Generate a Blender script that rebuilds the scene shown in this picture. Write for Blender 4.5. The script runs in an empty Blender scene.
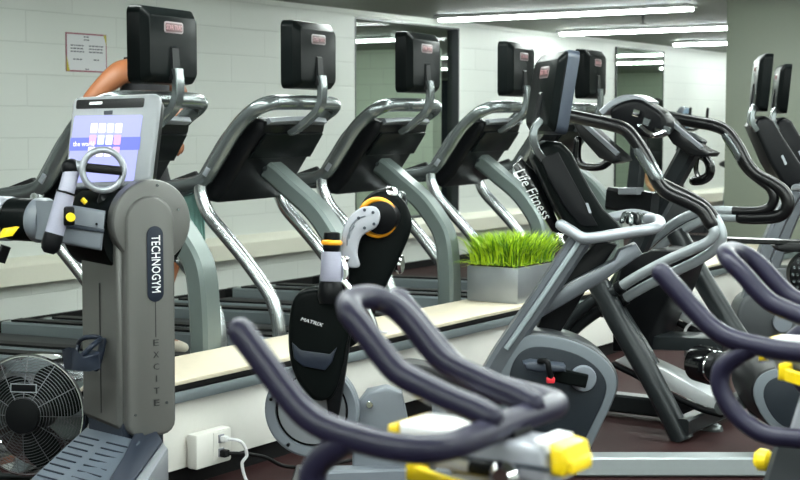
import bpy, bmesh, math, random
from mathutils import Vector, Matrix, Quaternion
random.seed(7)
SC = bpy.context.scene
COL = SC.collection
R = math.radians
V = Vector
# ------------------------------------------------------------------ camera
FPX = 1450.0
YAW, PIT = R(33.2), R(-4.53)
CAM = V((0, 0, 1.28))
FW = V((math.cos(YAW)*math.cos(PIT), math.sin(YAW)*math.cos(PIT), math.sin(PIT)))
RT = V((math.sin(YAW), -math.cos(YAW), 0))
UP = RT.cross(FW)
cd = bpy.data.cameras.new('camera'); cam = bpy.data.objects.new('camera', cd); COL.objects.link(cam)
cam.matrix_world = Matrix((( RT.x, UP.x, -FW.x, CAM.x), (RT.y, UP.y, -FW.y, CAM.y), (RT.z, UP.z, -FW.z, CAM.z), (0, 0, 0, 1)))
cd.sensor_width = 36; cd.lens = 36*FPX/800; cd.clip_end = 100
cd.dof.use_dof = True; cd.dof.focus_distance = 5.2; cd.dof.aperture_fstop = 6.5
SC.camera = cam
def ray(px, py): return FW + RT*((px-400)/FPX) - UP*((py-240)/FPX)
def AX(px, py, x): r = ray(px, py); return CAM + r*((x-CAM.x)/r.x)
def AY(px, py, y): r = ray(px, py); return CAM + r*((y-CAM.y)/r.y)
def AZ(px, py, z): r = ray(px, py); return CAM + r*((z-CAM.z)/r.z)
def AD(px, py, d): return CAM + ray(px, py)*d
# ------------------------------------------------------------------ materials
def lin(c):
    return tuple(((v/255)/12.92 if v/255 <= .04045 else ((v/255+.055)/1.055)**2.4) for v in c) + (1,)
MATS = {}
def mat(name, rgb, rough=.5, metal=0.0, bump=0.0, scale=60, var=.08, emit=None, es=0, coat=0, spec=None):
    if name in MATS: return MATS[name]
    m = bpy.data.materials.new(name); m.use_nodes = True
    nt = m.node_tree; b = nt.nodes['Principled BSDF']
    c = lin(rgb)
    b.inputs['Roughness'].default_value = rough
    b.inputs['Metallic'].default_value = metal
    b.inputs['Coat Weight'].default_value = coat
    if spec is not None: b.inputs['Specular IOR Level'].default_value = spec
    tc = nt.nodes.new('ShaderNodeTexCoord')
    no = nt.nodes.new('ShaderNodeTexNoise'); no.inputs['Scale'].default_value = scale; no.inputs['Detail'].default_value = 3
    nt.links.new(tc.outputs['Object'], no.inputs['Vector'])
    mx = nt.nodes.new('ShaderNodeMix'); mx.data_type = 'RGBA'
    mx.inputs[6].default_value = tuple(v*(1-var) for v in c[:3])+(1,)
    mx.inputs[7].default_value = tuple(min(1, v*(1+var)) for v in c[:3])+(1,)
    nt.links.new(no.outputs['Fac'], mx.inputs[0]); nt.links.new(mx.outputs[2], b.inputs['Base Color'])
    if bump:
        bp = nt.nodes.new('ShaderNodeBump'); bp.inputs['Strength'].default_value = bump; bp.inputs['Distance'].default_value = .002
        nt.links.new(no.outputs['Fac'], bp.inputs['Height']); nt.links.new(bp.outputs['Normal'], b.inputs['Normal'])
    if emit:
        b.inputs['Emission Color'].default_value = lin(emit); b.inputs['Emission Strength'].default_value = es
    MATS[name] = m
    return m
def block_mat(name, rgb, axis='x', bw=.4, bh=.2, mortar=.006, mc=None, rough=.45):
    m = bpy.data.materials.new(name); m.use_nodes = True
    nt = m.node_tree; b = nt.nodes['Principled BSDF']; L = nt.links.new
    tc = nt.nodes.new('ShaderNodeTexCoord'); sp = nt.nodes.new('ShaderNodeSeparateXYZ'); cb = nt.nodes.new('ShaderNodeCombineXYZ')
    L(tc.outputs['Object'], sp.inputs[0])
    L(sp.outputs['X' if axis == 'x' else 'Y'], cb.inputs[0]); L(sp.outputs['Z' if axis != 'xy' else 'Y'], cb.inputs[1])
    if axis == 'xy': L(sp.outputs['X'], cb.inputs[0])
    br = nt.nodes.new('ShaderNodeTexBrick'); L(cb.outputs[0], br.inputs['Vector'])
    br.inputs['Scale'].default_value = 1; br.inputs['Brick Width'].default_value = bw; br.inputs['Row Height'].default_value = bh
    br.inputs['Mortar Size'].default_value = mortar; br.inputs['Mortar Smooth'].default_value = .6
    if axis == 'xy': br.offset = 0
    c = lin(rgb); k = lin(mc or tuple(v*.9 for v in rgb))
    br.inputs['Color1'].default_value = c; br.inputs['Color2'].default_value = tuple(v*.97 for v in c[:3])+(1,); br.inputs['Mortar'].default_value = k
    L(br.outputs['Color'], b.inputs['Base Color']); b.inputs['Roughness'].default_value = rough
    no = nt.nodes.new('ShaderNodeTexNoise'); no.inputs['Scale'].default_value = 30; L(tc.outputs['Object'], no.inputs['Vector'])
    ad = nt.nodes.new('ShaderNodeMath'); ad.operation = 'MULTIPLY_ADD'; ad.inputs[1].default_value = -1.0
    L(br.outputs['Fac'], ad.inputs[0])
    ml = nt.nodes.new('ShaderNodeMath'); ml.operation = 'MULTIPLY'; ml.inputs[1].default_value = .25; L(no.outputs['Fac'], ml.inputs[0]); L(ml.outputs[0], ad.inputs[2])
    bp = nt.nodes.new('ShaderNodeBump'); bp.inputs['Strength'].default_value = .5; bp.inputs['Distance'].default_value = .004
    L(ad.outputs[0], bp.inputs['Height']); L(bp.outputs['Normal'], b.inputs['Normal'])
    MATS[name] = m
    return m
blk = mat('black plastic', (13, 14, 16), .35, bump=.1, scale=400, spec=.1)
blks = mat('satin black shell', (12, 15, 15), .28, spec=.03)
blkg = mat('gloss black', (8, 9, 11), .16, coat=.3, spec=.3)
foam = mat('black grip foam', (11, 11, 13), .28, spec=.3)
navy = mat('navy plastic', (28, 34, 46), .42, spec=.25)
tvside = mat('blue grey plastic', (46, 52, 62), .4, spec=.3)
gun = mat('gunmetal paint', (110, 116, 117), .24, metal=.7, var=.05)
upr = mat('silver green paint', (98, 108, 106), .34, metal=.35, var=.04)
chrome = mat('brushed chrome tube', (190, 194, 197), .27, metal=1, var=.03)
step_m = mat('worn white step plate', (205, 208, 210), .35, metal=.4, var=.1, scale=15)
polish = mat('polished steel', (215, 216, 220), .08, metal=1, var=.02)
alu = mat('aluminium rail', (138, 148, 152), .4, metal=.6, var=.05)
taupe = mat('taupe metallic shell', (90, 90, 88), .42, metal=.3, bump=.05, scale=900)
taupe2 = mat('taupe side shell', (84, 84, 82), .45, metal=.3, bump=.05, scale=900)
grey = mat('mid grey plastic', (104, 110, 118), .4, var=.04)
lgrey = mat('light grey casting', (150, 152, 160), .35, metal=.2, var=.04)
lilac = mat('lilac grey sleeve', (140, 140, 156), .4, bump=.2, scale=250)
silver = mat('silver plastic', (138, 142, 148), .3, metal=.35, var=.03)
dgrey = mat('dark grey frame paint', (54, 57, 60), .35, metal=.2, var=.05)
frame_dk = mat('charcoal frame paint', (34, 38, 40), .33, metal=.2, var=.05, spec=.3)
grey_rim = mat('slate rim plastic', (84, 90, 96), .4, var=.04, spec=.3)
navy_dk = mat('dark slate panel', (27, 32, 38), .45, spec=.15)
post_m = mat('slate frame paint', (80, 84, 90), .3, metal=.4, var=.05)
beam_m = mat('pale grey beam paint', (140, 146, 148), .38, metal=.25, var=.04)
alu_t = mat('pale grey rail paint', (150, 156, 160), .3, metal=.4, var=.04)
paleblue = mat('pale blue console', (132, 160, 186), .35)
wire = mat('dull wire', (104, 106, 110), .4, metal=.8)
dispm = mat('display frame grey', (122, 125, 129), .42, metal=.1, var=.03)
purple = mat('purple rubber coat', (29, 27, 46), .38, bump=.1, scale=500, var=.06, spec=.28)
yellow = mat('yellow plastic', (240, 205, 20), .38, var=.04)
orange = mat('orange ring plastic', (238, 160, 28), .35, var=.04)
white = mat('white plastic', (226, 226, 228), .4, var=.02)
warmwhite = mat('warm white laminate', (226, 224, 218), .4, var=.02)
cream = mat('cream laminate', (208, 197, 176), .4, var=.04, scale=25)
rubber = mat('black rubber', (15, 15, 16), .6, bump=.3, scale=300, spec=.2)
belt = mat('treadmill belt', (34, 36, 38), .65, bump=.4, scale=600)
ribm = mat('grey ribbed tread', (74, 82, 92), .5, bump=.2, scale=300)
skin = mat('brown skin', (142, 88, 56), .5, bump=.1, scale=120)
skin2 = mat('tan skin', (204, 146, 112), .5, bump=.1, scale=120)
cloth = mat('black jersey', (24, 24, 28), .85, bump=.4, scale=350)
hairm = mat('dark hair', (20, 16, 14), .5, bump=.6, scale=300)
shoe = mat('beige shoe', (196, 188, 172), .6, bump=.2, scale=200)
towelm = mat('turquoise terry', (124, 166, 158), .9, bump=.8, scale=260)
red = mat('red plastic', (196, 40, 52), .4)
badge_red = mat('badge red', (62, 24, 28), .35)
badge_sil = mat('badge silver', (112, 102, 104), .4)
zinc = mat('zinc planter sheet', (150, 154, 158), .36, metal=.7, var=.12, scale=9)
grassm = mat('bright green blade', (176, 206, 36), .5, var=.3, scale=40)
grassd = mat('deep green blade', (78, 128, 18), .5, var=.3, scale=40)
soil = mat('dark soil', (48, 38, 28), .9, bump=.8, scale=200)
seatm = mat('black vinyl', (15, 16, 18), .45, bump=.15, scale=250, spec=.25)
paper = mat('white paper', (222, 222, 224), .6, var=.02)
ink = mat('grey ink', (95, 95, 105), .6)
plumb = mat('plum border', (160, 96, 110), .6)
olive = mat('yellow green corner', (190, 178, 60), .6)
badge_letter = mat('dim badge lettering', (150, 112, 116), .5)
letter = mat('white lettering', (230, 230, 232), .45)
etch = mat('dark etched lettering', (26, 26, 28), .5)
glassm = mat('window glass', (235, 245, 238), .0, var=0); glassm.node_tree.nodes['Principled BSDF'].inputs['Transmission Weight'].default_value = 1; glassm.node_tree.nodes['Principled BSDF'].inputs['IOR'].default_value = 1.12
mirrorm = mat('mirror glass', (200, 214, 202), .02, metal=1, var=.0)
floorm = mat('maroon rubber floor', (44, 25, 25), .65, bump=.3, scale=120, var=.4, spec=.12)
ceilm = block_mat('ceiling panels', (122, 128, 118), 'xy', 1.2, 2.4, .004, (104, 108, 100), .6)
wallm = block_mat('painted block wall', (218, 222, 216), 'x', .8, .2, .005, (205, 209, 203))
wallm_y = block_mat('painted block end wall', (208, 218, 200), 'y', .4, .2, .006, (186, 194, 180))
colm = mat('painted column', (110, 116, 104), .5, bump=.2, scale=40, var=.03)
trimm = mat('painted sill', (226, 224, 208), .45, var=.03)
tubem = mat('fluorescent diffuser', (255, 255, 250), .5, emit=(244, 255, 250), es=34.0)
screenm = mat('lit screen', (40, 40, 70), .2, emit=(160, 166, 226), es=.85)
screenb = mat('lit screen band', (40, 40, 70), .2, emit=(104, 116, 206), es=.85)
tilew = mat('lit icon white', (60, 60, 70), .3, emit=(226, 222, 248), es=1.0)
tiler = mat('lit icon rose', (60, 60, 70), .3, emit=(224, 150, 196), es=.95)
tilet = mat('lit icon teal', (60, 60, 70), .3, emit=(186, 206, 240), es=.95)
# ------------------------------------------------------------------ mesh builder
def catmull(pts, n=6, closed=False):
    P = [V(p) for p in pts]; out = []; N = len(P)
    rng = range(N) if closed else range(N-1)
    for i in rng:
        p1, p2 = P[i], P[(i+1) % N]
        p0 = P[i-1] if (closed or i > 0) else p1*2-p2
        p3 = P[(i+2) % N] if (closed or i+2 < N) else p2*2-p1
        # centripetal-ish tension
        d = (p2-p1).length
        m1 = (p2-p0); m2 = (p3-p1)
        m1 = m1*(d/max(1e-6, (p1-p0).length+d)); m2 = m2*(d/max(1e-6, (p3-p2).length+d))
        for k in range(n):
            t = k/n; t2 = t*t; t3 = t2*t
            out.append(p1*(2*t3-3*t2+1)+m1*(t3-2*t2+t)+p2*(-2*t3+3*t2)+m2*(t3-t2))
    if not closed: out.append(P[-1])
    return out
class MB:
    def __init__(s): s.b = bmesh.new(); s.off = None
    def merge(s, b2):
        me = bpy.data.meshes.new('t'); b2.to_mesh(me); b2.free(); s.b.from_mesh(me); bpy.data.meshes.remove(me)
    def loft(s, rings, cap=True, closed=True):
        b = s.b; rv = [[b.verts.new(p) for p in r] for r in rings]; n = len(rv[0])
        for a, c in zip(rv, rv[1:]):
            for i in range(n if closed else n-1):
                j = (i+1) % n
                b.faces.new((a[i], a[j], c[j], c[i]))
        if cap:
            b.faces.new(rv[0][::-1]); b.faces.new(rv[-1])
        return s
    def tube(s, pts, r, seg=12, smooth=6, flat=None, ref=None, cap='round', closed=False):
        """round tube, or with flat=(a, b) an elliptical one whose a-axis follows ref"""
        P = [V(p) for p in pts]
        if smooth: P = catmull(P, smooth, closed)
        N = len(P); T = []
        for i in range(N):
            if closed: t = P[(i+1) % N]-P[i-1]
            else: t = P[min(i+1, N-1)]-P[max(i-1, 0)]
            T.append(t.normalized() if t.length > 1e-9 else V((0, 0, 1)))
        if ref is not None: nrm = V(ref)
        else:
            nrm = T[0].orthogonal()
        frames = []
        for t in T:
            base = V(ref) if ref is not None else nrm
            n = base - t*base.dot(t)
            if n.length < 1e-6: n = t.orthogonal()
            n.normalize(); nrm = n; frames.append((n, t.cross(n)))
        rr = r if isinstance(r, (list, tuple)) else [r]*N
        if len(rr) != N:
            rr = [rr[min(len(rr)-1, int(i*(len(rr)-1)/(N-1)))]*(1-((i*(len(rr)-1)/(N-1)) % 1)) + rr[min(len(rr)-1, int(i*(len(rr)-1)/(N-1))+1)]*((i*(len(rr)-1)/(N-1)) % 1) for i in range(N)]
        fa, fb = flat if flat else (1, 1)
        def ring(p, f, k, sh=V((0, 0, 0))):
            out = []
            for j in range(seg):
                a = 2*math.pi*j/seg
                ca, sa = math.cos(a), math.sin(a)
                if flat and len(flat) == 2 and False: pass
                out.append(p+sh+f[0]*(ca*fa*k)+f[1]*(sa*fb*k))
            return out
        rings = []
        if cap == 'round' and not closed:
            for q in (60, 30):
                c, sn = math.cos(R(q)), math.sin(R(q))
                rings.append(ring(P[0], frames[0], rr[0]*c, -T[0]*rr[0]*min(fa, fb)*sn))
        rings += [ring(P[i], frames[i], rr[i]) for i in range(N)]
        if cap == 'round' and not closed:
            for q in (30, 60):
                c, sn = math.cos(R(q)), math.sin(R(q))
                rings.append(ring(P[-1], frames[-1], rr[-1]*c, T[-1]*rr[-1]*min(fa, fb)*sn))
        if closed: rings.append(rings[0])
        if closed:
            b = s.b; rv = [[b.verts.new(p) for p in rg] for rg in rings[:-1]]
            for q in range(len(rv)):
                a, c = rv[q], rv[(q+1) % len(rv)]
                for i in range(seg):
                    j = (i+1) % seg; b.faces.new((a[i], a[j], c[j], c[i]))
        else: s.loft(rings)
        return s
    def bar(s, pts, w, t, ref, smooth=6, bev=.25):
        """rectangular section bar with softened edges: w along ref, t across"""
        P = catmull(pts, smooth) if smooth else [V(p) for p in pts]
        N = len(P); rings = []
        for i in range(N):
            tg = (P[min(i+1, N-1)]-P[max(i-1, 0)]).normalized()
            n = V(ref)-tg*V(ref).dot(tg); n.normalize(); c = tg.cross(n)
            a, d = w/2, t/2; e = min(a, d)*bev
            rings.append([P[i]+n*x+c*y for x, y in ((a-e, -d), (a, -d+e), (a, d-e), (a-e, d), (-a+e, d), (-a, d-e), (-a, -d+e), (-a+e, -d))])
        return s.loft(rings)
    def box(s, c, size, M=None, bev=0.0, seg=2):
        b2 = bmesh.new(); bmesh.ops.create_cube(b2, size=1)
        for v in b2.verts: v.co = V((v.co.x*size[0], v.co.y*size[1], v.co.z*size[2]))
        if bev: bmesh.ops.bevel(b2, geom=b2.edges[:], offset=bev, segments=seg, affect='EDGES', profile=.5)
        m = Matrix.Translation(V(c)) @ (M.to_4x4() if M is not None else Matrix.Identity(4))
        bmesh.ops.transform(b2, matrix=m, verts=b2.verts[:]); s.merge(b2); return s
    def prism(s, poly, ext, bev=0.0, seg=2):
        """closed polygon of 3D points extruded by vector ext"""
        b2 = bmesh.new(); ext = V(ext)
        vs = [b2.verts.new(V(p)) for p in poly]; ws = [b2.verts.new(V(p)+ext) for p in poly]
        n = len(vs); f1 = b2.faces.new(vs); f2 = b2.faces.new(ws[::-1])
        for i in range(n): b2.faces.new((vs[i], ws[i], ws[(i+1) % n], vs[(i+1) % n]))
        bmesh.ops.recalc_face_normals(b2, faces=b2.faces[:])
        if bev:
            es = list(f1.edges)+list(f2.edges)
            bmesh.ops.bevel(b2, geom=es, offset=bev, segments=seg, affect='EDGES', profile=.5, clamp_overlap=True)
        s.merge(b2); return s
    def lathe(s, prof, o, axis, seg=32, cap=True):
        """profile of (radius, height) turned about axis at o"""
        ax = V(axis).normalized(); n = ax.orthogonal().normalized(); c = ax.cross(n); o = V(o)
        rings = [[o+ax*h+(n*math.cos(2*math.pi*j/seg)+c*math.sin(2*math.pi*j/seg))*max(r, 1e-4) for j in range(seg)] for r, h in prof]
        return s.loft(rings, cap)
    def cyl(s, a, b, r, seg=24, bev=None):
        a, b = V(a), V(b); L = (b-a).length; e = min(bev if bev is not None else r*.12, L*.3)
        return s.lathe([(r-e, 0), (r, e), (r, L-e), (r-e, L)], a, b-a, seg)
    def ball(s, c, r, sc=(1, 1, 1), M=None, u=16, v=10):
        b2 = bmesh.new(); bmesh.ops.create_uvsphere(b2, u_segments=u, v_segments=v, radius=r)
        m = Matrix.Translation(V(c)) @ (M.to_4x4() if M is not None else Matrix.Identity(4)) @ Matrix.Diagonal((*sc, 1))
        bmesh.ops.transform(b2, matrix=m, verts=b2.verts[:]); s.merge(b2); return s
    def torus(s, c, r, tr, axis, seg=40, ts=10, a0=0, a1=360, n0=None):
        ax = V(axis).normalized(); n = V(n0) if n0 else ax.orthogonal(); n = (n-ax*n.dot(ax)).normalized(); k = ax.cross(n)
        full = abs(a1-a0) >= 360
        P = [V(c)+(n*math.cos(R(a0+(a1-a0)*i/seg))+k*math.sin(R(a0+(a1-a0)*i/seg)))*r for i in range(seg if full else seg+1)]
        return s.tube(P, tr, ts, 0, closed=full, ref=None)
    def build(s, name, m, parent=None, angle=40):
        bmesh.ops.recalc_face_normals(s.b, faces=s.b.faces[:])
        me = bpy.data.meshes.new(name); s.b.to_mesh(me); s.b.free()
        me.polygons.foreach_set('use_smooth', [True]*len(me.polygons))
        me.set_sharp_from_angle(angle=R(angle))
        ms = m if isinstance(m, (list, tuple)) else [m]
        for q in ms: me.materials.append(q)
        o = bpy.data.objects.new(name, me); COL.objects.link(o)
        if parent is not None:
            o.parent = parent
            o.matrix_parent_inverse = Matrix.Identity(4)
            # meshes are written in world space unless the thing is built at its own origin
            if not parent.get('_local'):
                off = root_of(parent)
                if off.length: me.transform(Matrix.Translation(-off))
        return o
def root_of(o):
    off = V((0, 0, 0))
    while o is not None: off = off+o.location; o = o.parent
    return off
def tag(o, label, cat, group=None):
    o['label'] = label; o['category'] = cat
    if group: o['group'] = group
    return o
LOCALS = []
def thing(name, label, cat, loc, group=None, local=False):
    o = bpy.data.objects.new(name, None); COL.objects.link(o); o.location = loc; o.empty_display_size = .05
    if local: o['_local'] = 1; LOCALS.append(o)
    return tag(o, label, cat, group)
def kids(o): return [c for c in bpy.data.objects if c.parent == o]
def dup(o, loc, rz, label=None):
    def cp(src, par):
        c = src.copy(); COL.objects.link(c)
        if par is not None: c.parent = par
        for k in kids(src): cp(k, c)
        return c
    r = cp(o, None); r.location = loc; r.rotation_euler = (0, 0, rz)
    if label: r['label'] = label
    return r
def struct(name, mb, m, angle=30):
    o = mb.build(name, m, None, angle); o['kind'] = 'structure'; return o
def text(name, body, o, xd, yd, width, m, parent, height=None, depth=.0012, shear=0, bold=0):
    cu = bpy.data.curves.new('t', 'FONT'); cu.body = body; cu.align_x = 'CENTER'; cu.align_y = 'CENTER'; cu.size = 1; cu.shear = shear
    cu.extrude = .02; cu.offset = bold; cu.resolution_u = 2
    t = bpy.data.objects.new('t', cu); COL.objects.link(t); bpy.context.view_layer.update()
    dg = bpy.context.evaluated_depsgraph_get(); me = bpy.data.meshes.new_from_object(t.evaluated_get(dg))
    bpy.data.objects.remove(t); bpy.data.curves.remove(cu)
    xs = [v.co.x for v in me.vertices]; ys = [v.co.y for v in me.vertices]; zs = [v.co.z for v in me.vertices]
    w = max(xs)-min(xs); h = max(ys)-min(ys); sx = width/w; sy = height/h if height else sx
    cx, cy = (max(xs)+min(xs))/2, (max(ys)+min(ys))/2; mz = max(zs)
    xd, yd = V(xd).normalized(), V(yd); yd = (yd-xd*yd.dot(xd)).normalized(); zd = xd.cross(yd)
    for v in me.vertices:
        v.co = V(o)+xd*((v.co.x-cx)*sx)+yd*((v.co.y-cy)*sy)+zd*(v.co.z/mz*depth)
    me.name = name; me.materials.append(m)
    ob = bpy.data.objects.new(name, me); COL.objects.link(ob)
    if parent is not None:
        ob.parent = parent
        if not parent.get('_local'): me.transform(Matrix.Translation(-root_of(parent)))
    return ob
def rz(a): return Matrix.Rotation(a, 3, 'Z')
def frame(x, y, z): return Matrix((V(x).normalized(), V(y).normalized(), V(z).normalized())).transposed()
# ------------------------------------------------------------------ room
WY, CZ = 7.0, 2.24
X0, X1, Y0 = -3.5, 25.0, -2.6
m = MB(); m.box(((X0+X1)/2, (WY+Y0)/2, -.05), (X1-X0+.4, WY-Y0+.4, .1)); struct('floor', m, floorm)
m = MB(); m.box(((X0+X1)/2, (WY+Y0)/2, CZ+.05), (X1-X0+.4, WY-Y0+.4, .1)); struct('ceiling', m, ceilm)
wa, wb, wz0, wz1 = AY(355, 100, WY).x, AY(459, 100, WY).x, .45, 2.18
m = MB()
m.box(((X0+wa)/2, WY+.06, CZ/2), (wa-X0, .12, CZ)); m.box(((X1+wb)/2, WY+.06, CZ/2), (X1-wb, .12, CZ))
m.box(((wa+wb)/2, WY+.06, wz0/2), (wb-wa, .12, wz0)); m.box(((wa+wb)/2, WY+.06, (wz1+CZ)/2), (wb-wa, .12, CZ-wz1))
struct('wall_back', m, wallm)
# big interior window into the side room behind the wall
wn = bpy.data.objects.new('window_1', None); COL.objects.link(wn); wn['kind'] = 'structure'; wn.location = ((wa+wb)/2, WY+.06, wz0)
m = MB(); m.box(((wa+wb)/2, WY+.07, (wz0+wz1)/2), (wb-wa, .006, wz1-wz0)); m.build('window_pane', glassm, wn)
m = MB(); e = .014
for xx in (wa+e/2, wb-e/2): m.box((xx, WY+.06, (wz0+wz1)/2), (e, .125, wz1-wz0))
for zz in (wz0+e/2, wz1-e/2): m.box(((wa+wb)/2, WY+.06, zz), (wb-wa, .125, e))
m.build('window_frame', dgrey, wn)
SX0, SX1, SY1 = 8.6, 26.0, 17.0
m = MB(); m.box(((SX0+SX1)/2, (WY+.12+SY1)/2, -.05), (SX1-SX0, SY1-WY-.12, .1)); struct('floor_side_room', m, floorm)
m = MB(); m.box(((SX0+SX1)/2, (WY+.32+SY1)/2, CZ+.05), (SX1-SX0, SY1-WY-.12, .1)); struct('ceiling_side_room', m, ceilm)
m = MB(); m.box((15.6, (9.65+SY1)/2, CZ/2), (.2, SY1-9.65, CZ)); struct('wall_partition', m, wallm_y)
m = MB(); m.box(((SX0+SX1)/2, SY1+.1, CZ/2), (SX1-SX0, .2, CZ)); struct('wall_side_room_back', m, wallm)
m = MB(); m.box((SX0-.1, (WY+.12+SY1)/2, CZ/2), (.2, SY1-WY-.12, CZ)); struct('wall_side_room_left', m, wallm_y)
m = MB(); m.box((SX1+.1, (WY+.12+SY1)/2, CZ/2), (.2, SY1-WY-.12, CZ)); struct('wall_side_room_right', m, wallm_y)
m = MB(); m.box(((X0+X1)/2, Y0-.1, CZ/2), (X1-X0+.4, .2, CZ)); struct('wall_front', m, wallm)
m = MB(); m.box((X0-.1, (WY+Y0)/2, CZ/2), (.2, WY-Y0, CZ)); struct('wall_left', m, wallm_y)
m = MB(); m.box((X1+.1, (WY+Y0)/2, CZ/2), (.2, WY-Y0, CZ)); struct('wall_right', m, wallm_y)
# sill that runs along the foot of the back wall
m = MB(); m.prism([(X0, 6.9, .285), (X0, 6.9, .40), (X0, 6.93, .43), (X0, 7.0, .45), (X0, 7.0, .285)], (X1-X0, 0, 0)); struct('trim_1', m, trimm)
m = MB(); m.box(((X0+X1)/2, 6.985, .03), (X1-X0, .03, .06)); struct('dark_strip_back', m, rubber)  # thin dark strip along the foot of the back wall
# square column on the right
m = MB(); m.box((10.95, 3.24, CZ/2), (.9, 1.42, CZ), bev=.012); struct('wall_column', m, colm)
# low wall in front of the treadmills
lx0, lx1, ly0, ly1 = 3.68, 16.0, 3.35, 3.72
m = MB(); m.box(((lx0+lx1)/2, (ly0+ly1)/2+.01, .215), (lx1-lx0, ly1-ly0-.06, .28), bev=.004); lw = struct('wall_low', m, warmwhite)
m = MB(); m.box(((lx0+lx1)/2, (ly0+ly1)/2+.02, .038), (lx1-lx0-.03, ly1-ly0-.1, .076)); m.build('toe_kick', rubber, lw)
m = MB(); m.box(((lx0+lx1)/2, (ly0+ly1)/2, .392), (lx1-lx0+.02, ly1-ly0, .016), bev=.003); m.build('counter_top', cream, lw)
m = MB(); m.box(((lx0+lx1)/2, (ly0+ly1)/2, .372), (lx1-lx0+.012, ly1-ly0-.008, .022), bev=.002); m.build('edge_strip', rubber, lw)
m = MB(); m.box(((lx0+lx1)/2, ly0+.014, .340), (lx1-lx0, .022, .04), bev=.004); m.build('metal_trim', alu, lw)
m = MB()
for q in (3.80, 4.62): m.cyl((q, ly0+.042, .215), (q, ly0+.028, .215), .006, 12)
# wall mirrors
def wall_mirror(pa, pb, z0, z1, label, div=None):
    xa, xb = AY(pa, 100, WY).x, AY(pb, 100, WY).x
    t = thing('wall_mirror', label, 'mirror', ((xa+xb)/2, WY-.02, z0))
    m = MB(); m.box(((xa+xb)/2, WY-.008, (z0+z1)/2), (xb-xa, .008, z1-z0)); m.build('mirror_glass', mirrorm, t)
    m = MB(); e = .012
    m.box((xa, WY-.01, (z0+z1)/2), (e, .018, z1-z0)); m.box((xb, WY-.01, (z0+z1)/2), (e*.6, .018, z1-z0))
    m.box(((xa+xb)/2, WY-.01, z1), (xb-xa+e, .018, .01)); m.box(((xa+xb)/2, WY-.01, z0), (xb-xa+e, .018, .02))
    m.build('mirror_frame', frame_dk, t)
wall_mirror(615, 662, .46, 2.16, 'narrow wall mirror far down the back wall, showing rows of ceiling lights')
# fluorescent ceiling lights
LX = [-.2, 2.1, 4.3, 6.5, 8.7, 11.05, 13.4, 15.9, 18.0, 20.2, 22.4, 24.2]
def place_name(x, row):
    return None
def ceiling_light(x, ya, yb, label, w=.085):
    t = thing('ceiling_light', label, 'ceiling light', (x, (ya+yb)/2, CZ), 'fluorescent strips on the ceiling')
    m = MB(); m.box((x, (ya+yb)/2, CZ-.012), (.2, yb-ya+.03, .024), bev=.004); m.build('light_housing', white, t)
    m = MB()
    m.prism([(x-w, ya, CZ-.024), (x-w*.8, ya, CZ-.05), (x+w*.8, ya, CZ-.05), (x+w, ya, CZ-.024)], (0, yb-ya, 0)); m.build('light_diffuser', tubem, t)
seen = {11.05: 'long fluorescent strip light nearest the camera, just above the third and fourth screens',
        13.4: 'second fluorescent strip light from the camera, passing beside the sprinkler',
        15.9: 'third fluorescent strip light, running out of sight behind the column',
        18.0: 'short glimpse of a fourth strip light right beside the column'}
for i, x in enumerate(LX):
    ceiling_light(x, 4.45 if x > 10 else 3.0, (6.8 if x < 15 else 6.6) if x > 10 else 4.9, seen.get(x, 'strip light of the row nearest the back wall, outside the picture or mirrored'), .04 if x > 10 else .06)
    if x < 9: ceiling_light(x, -2.3, -.4, 'added strip light behind the camera, outside the picture or mirrored, brightening the room')  # added row, brightens faces turned towards the camera
    if x < 14: ceiling_light(x, .2, 2.7, 'added strip light of a middle row, outside the picture or mirrored, for illumination')  # middle row is added for more illumination
for x, ya, yb, lb in ((13.25, 8.75, 11.2, 'strip light glimpsed through the big window beside the third screen'), (11.0, 9.6, 12.0, 'hidden strip light added to light the side room'),  # the out-of-view strip is added to light the side room
        (17.2, 8.0, 10.9, 'upper of two short strip lights glimpsed deep in the side room'), (20.6, 8.0, 13.0, 'lower of two short strip lights glimpsed deep in the side room')):
    ceiling_light(x, ya, yb, lb, .05)
# sprinkler
p = AZ(643, 14, CZ)
t = thing('sprinkler_head', 'small dark sprinkler hanging from the ceiling between two strip lights', 'sprinkler', p)
m = MB(); m.lathe([(.035, 0), (.03, -.008), (.012, -.012), (.012, -.05), (.006, -.055)], p, (0, 0, 1), 16); m.build('sprinkler_pipe', frame_dk, t)
m = MB(); m.lathe([(.028, -.085), (.03, -.08), (.006, -.078), (.006, -.05)], p, (0, 0, 1), 16); m.build('deflector', frame_dk, t)
# notice on the back wall
a = AY(65, 32, WY); b = AY(106.5, 73, WY)
cx, cz, w, h = (a.x+b.x)/2, (a.z+b.z)/2, b.x-a.x, a.z-b.z
t = thing('wall_notice', 'white paper notice with a plum border taped to the block wall', 'notice', (cx, WY-.004, cz))
m = MB(); m.box((cx, WY-.0035, cz), (w, .003, h)); m.build('notice_border', plumb, t)
m = MB(); m.box((cx, WY-.0055, cz), (w-.02, .002, h-.02)); m.build('notice_sheet', paper, t)
m = MB(); yy = WY-.0068
m.prism([(cx-w/2+.004, yy, cz-h/2+.004), (cx-w/2+.03, yy, cz-h/2+.004), (cx-w/2+.004, yy, cz-.02)], (0, .0012, 0)); m.build('notice_corner', olive, t); m = MB()
m.prism([(cx+w/2-.004, yy, cz+h/2-.004), (cx+w/2-.03, yy, cz+h/2-.004), (cx+w/2-.004, yy, cz+.05)], (0, .0012, 0)); m.build('notice_corner', olive, t)
random.seed(3)
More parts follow.
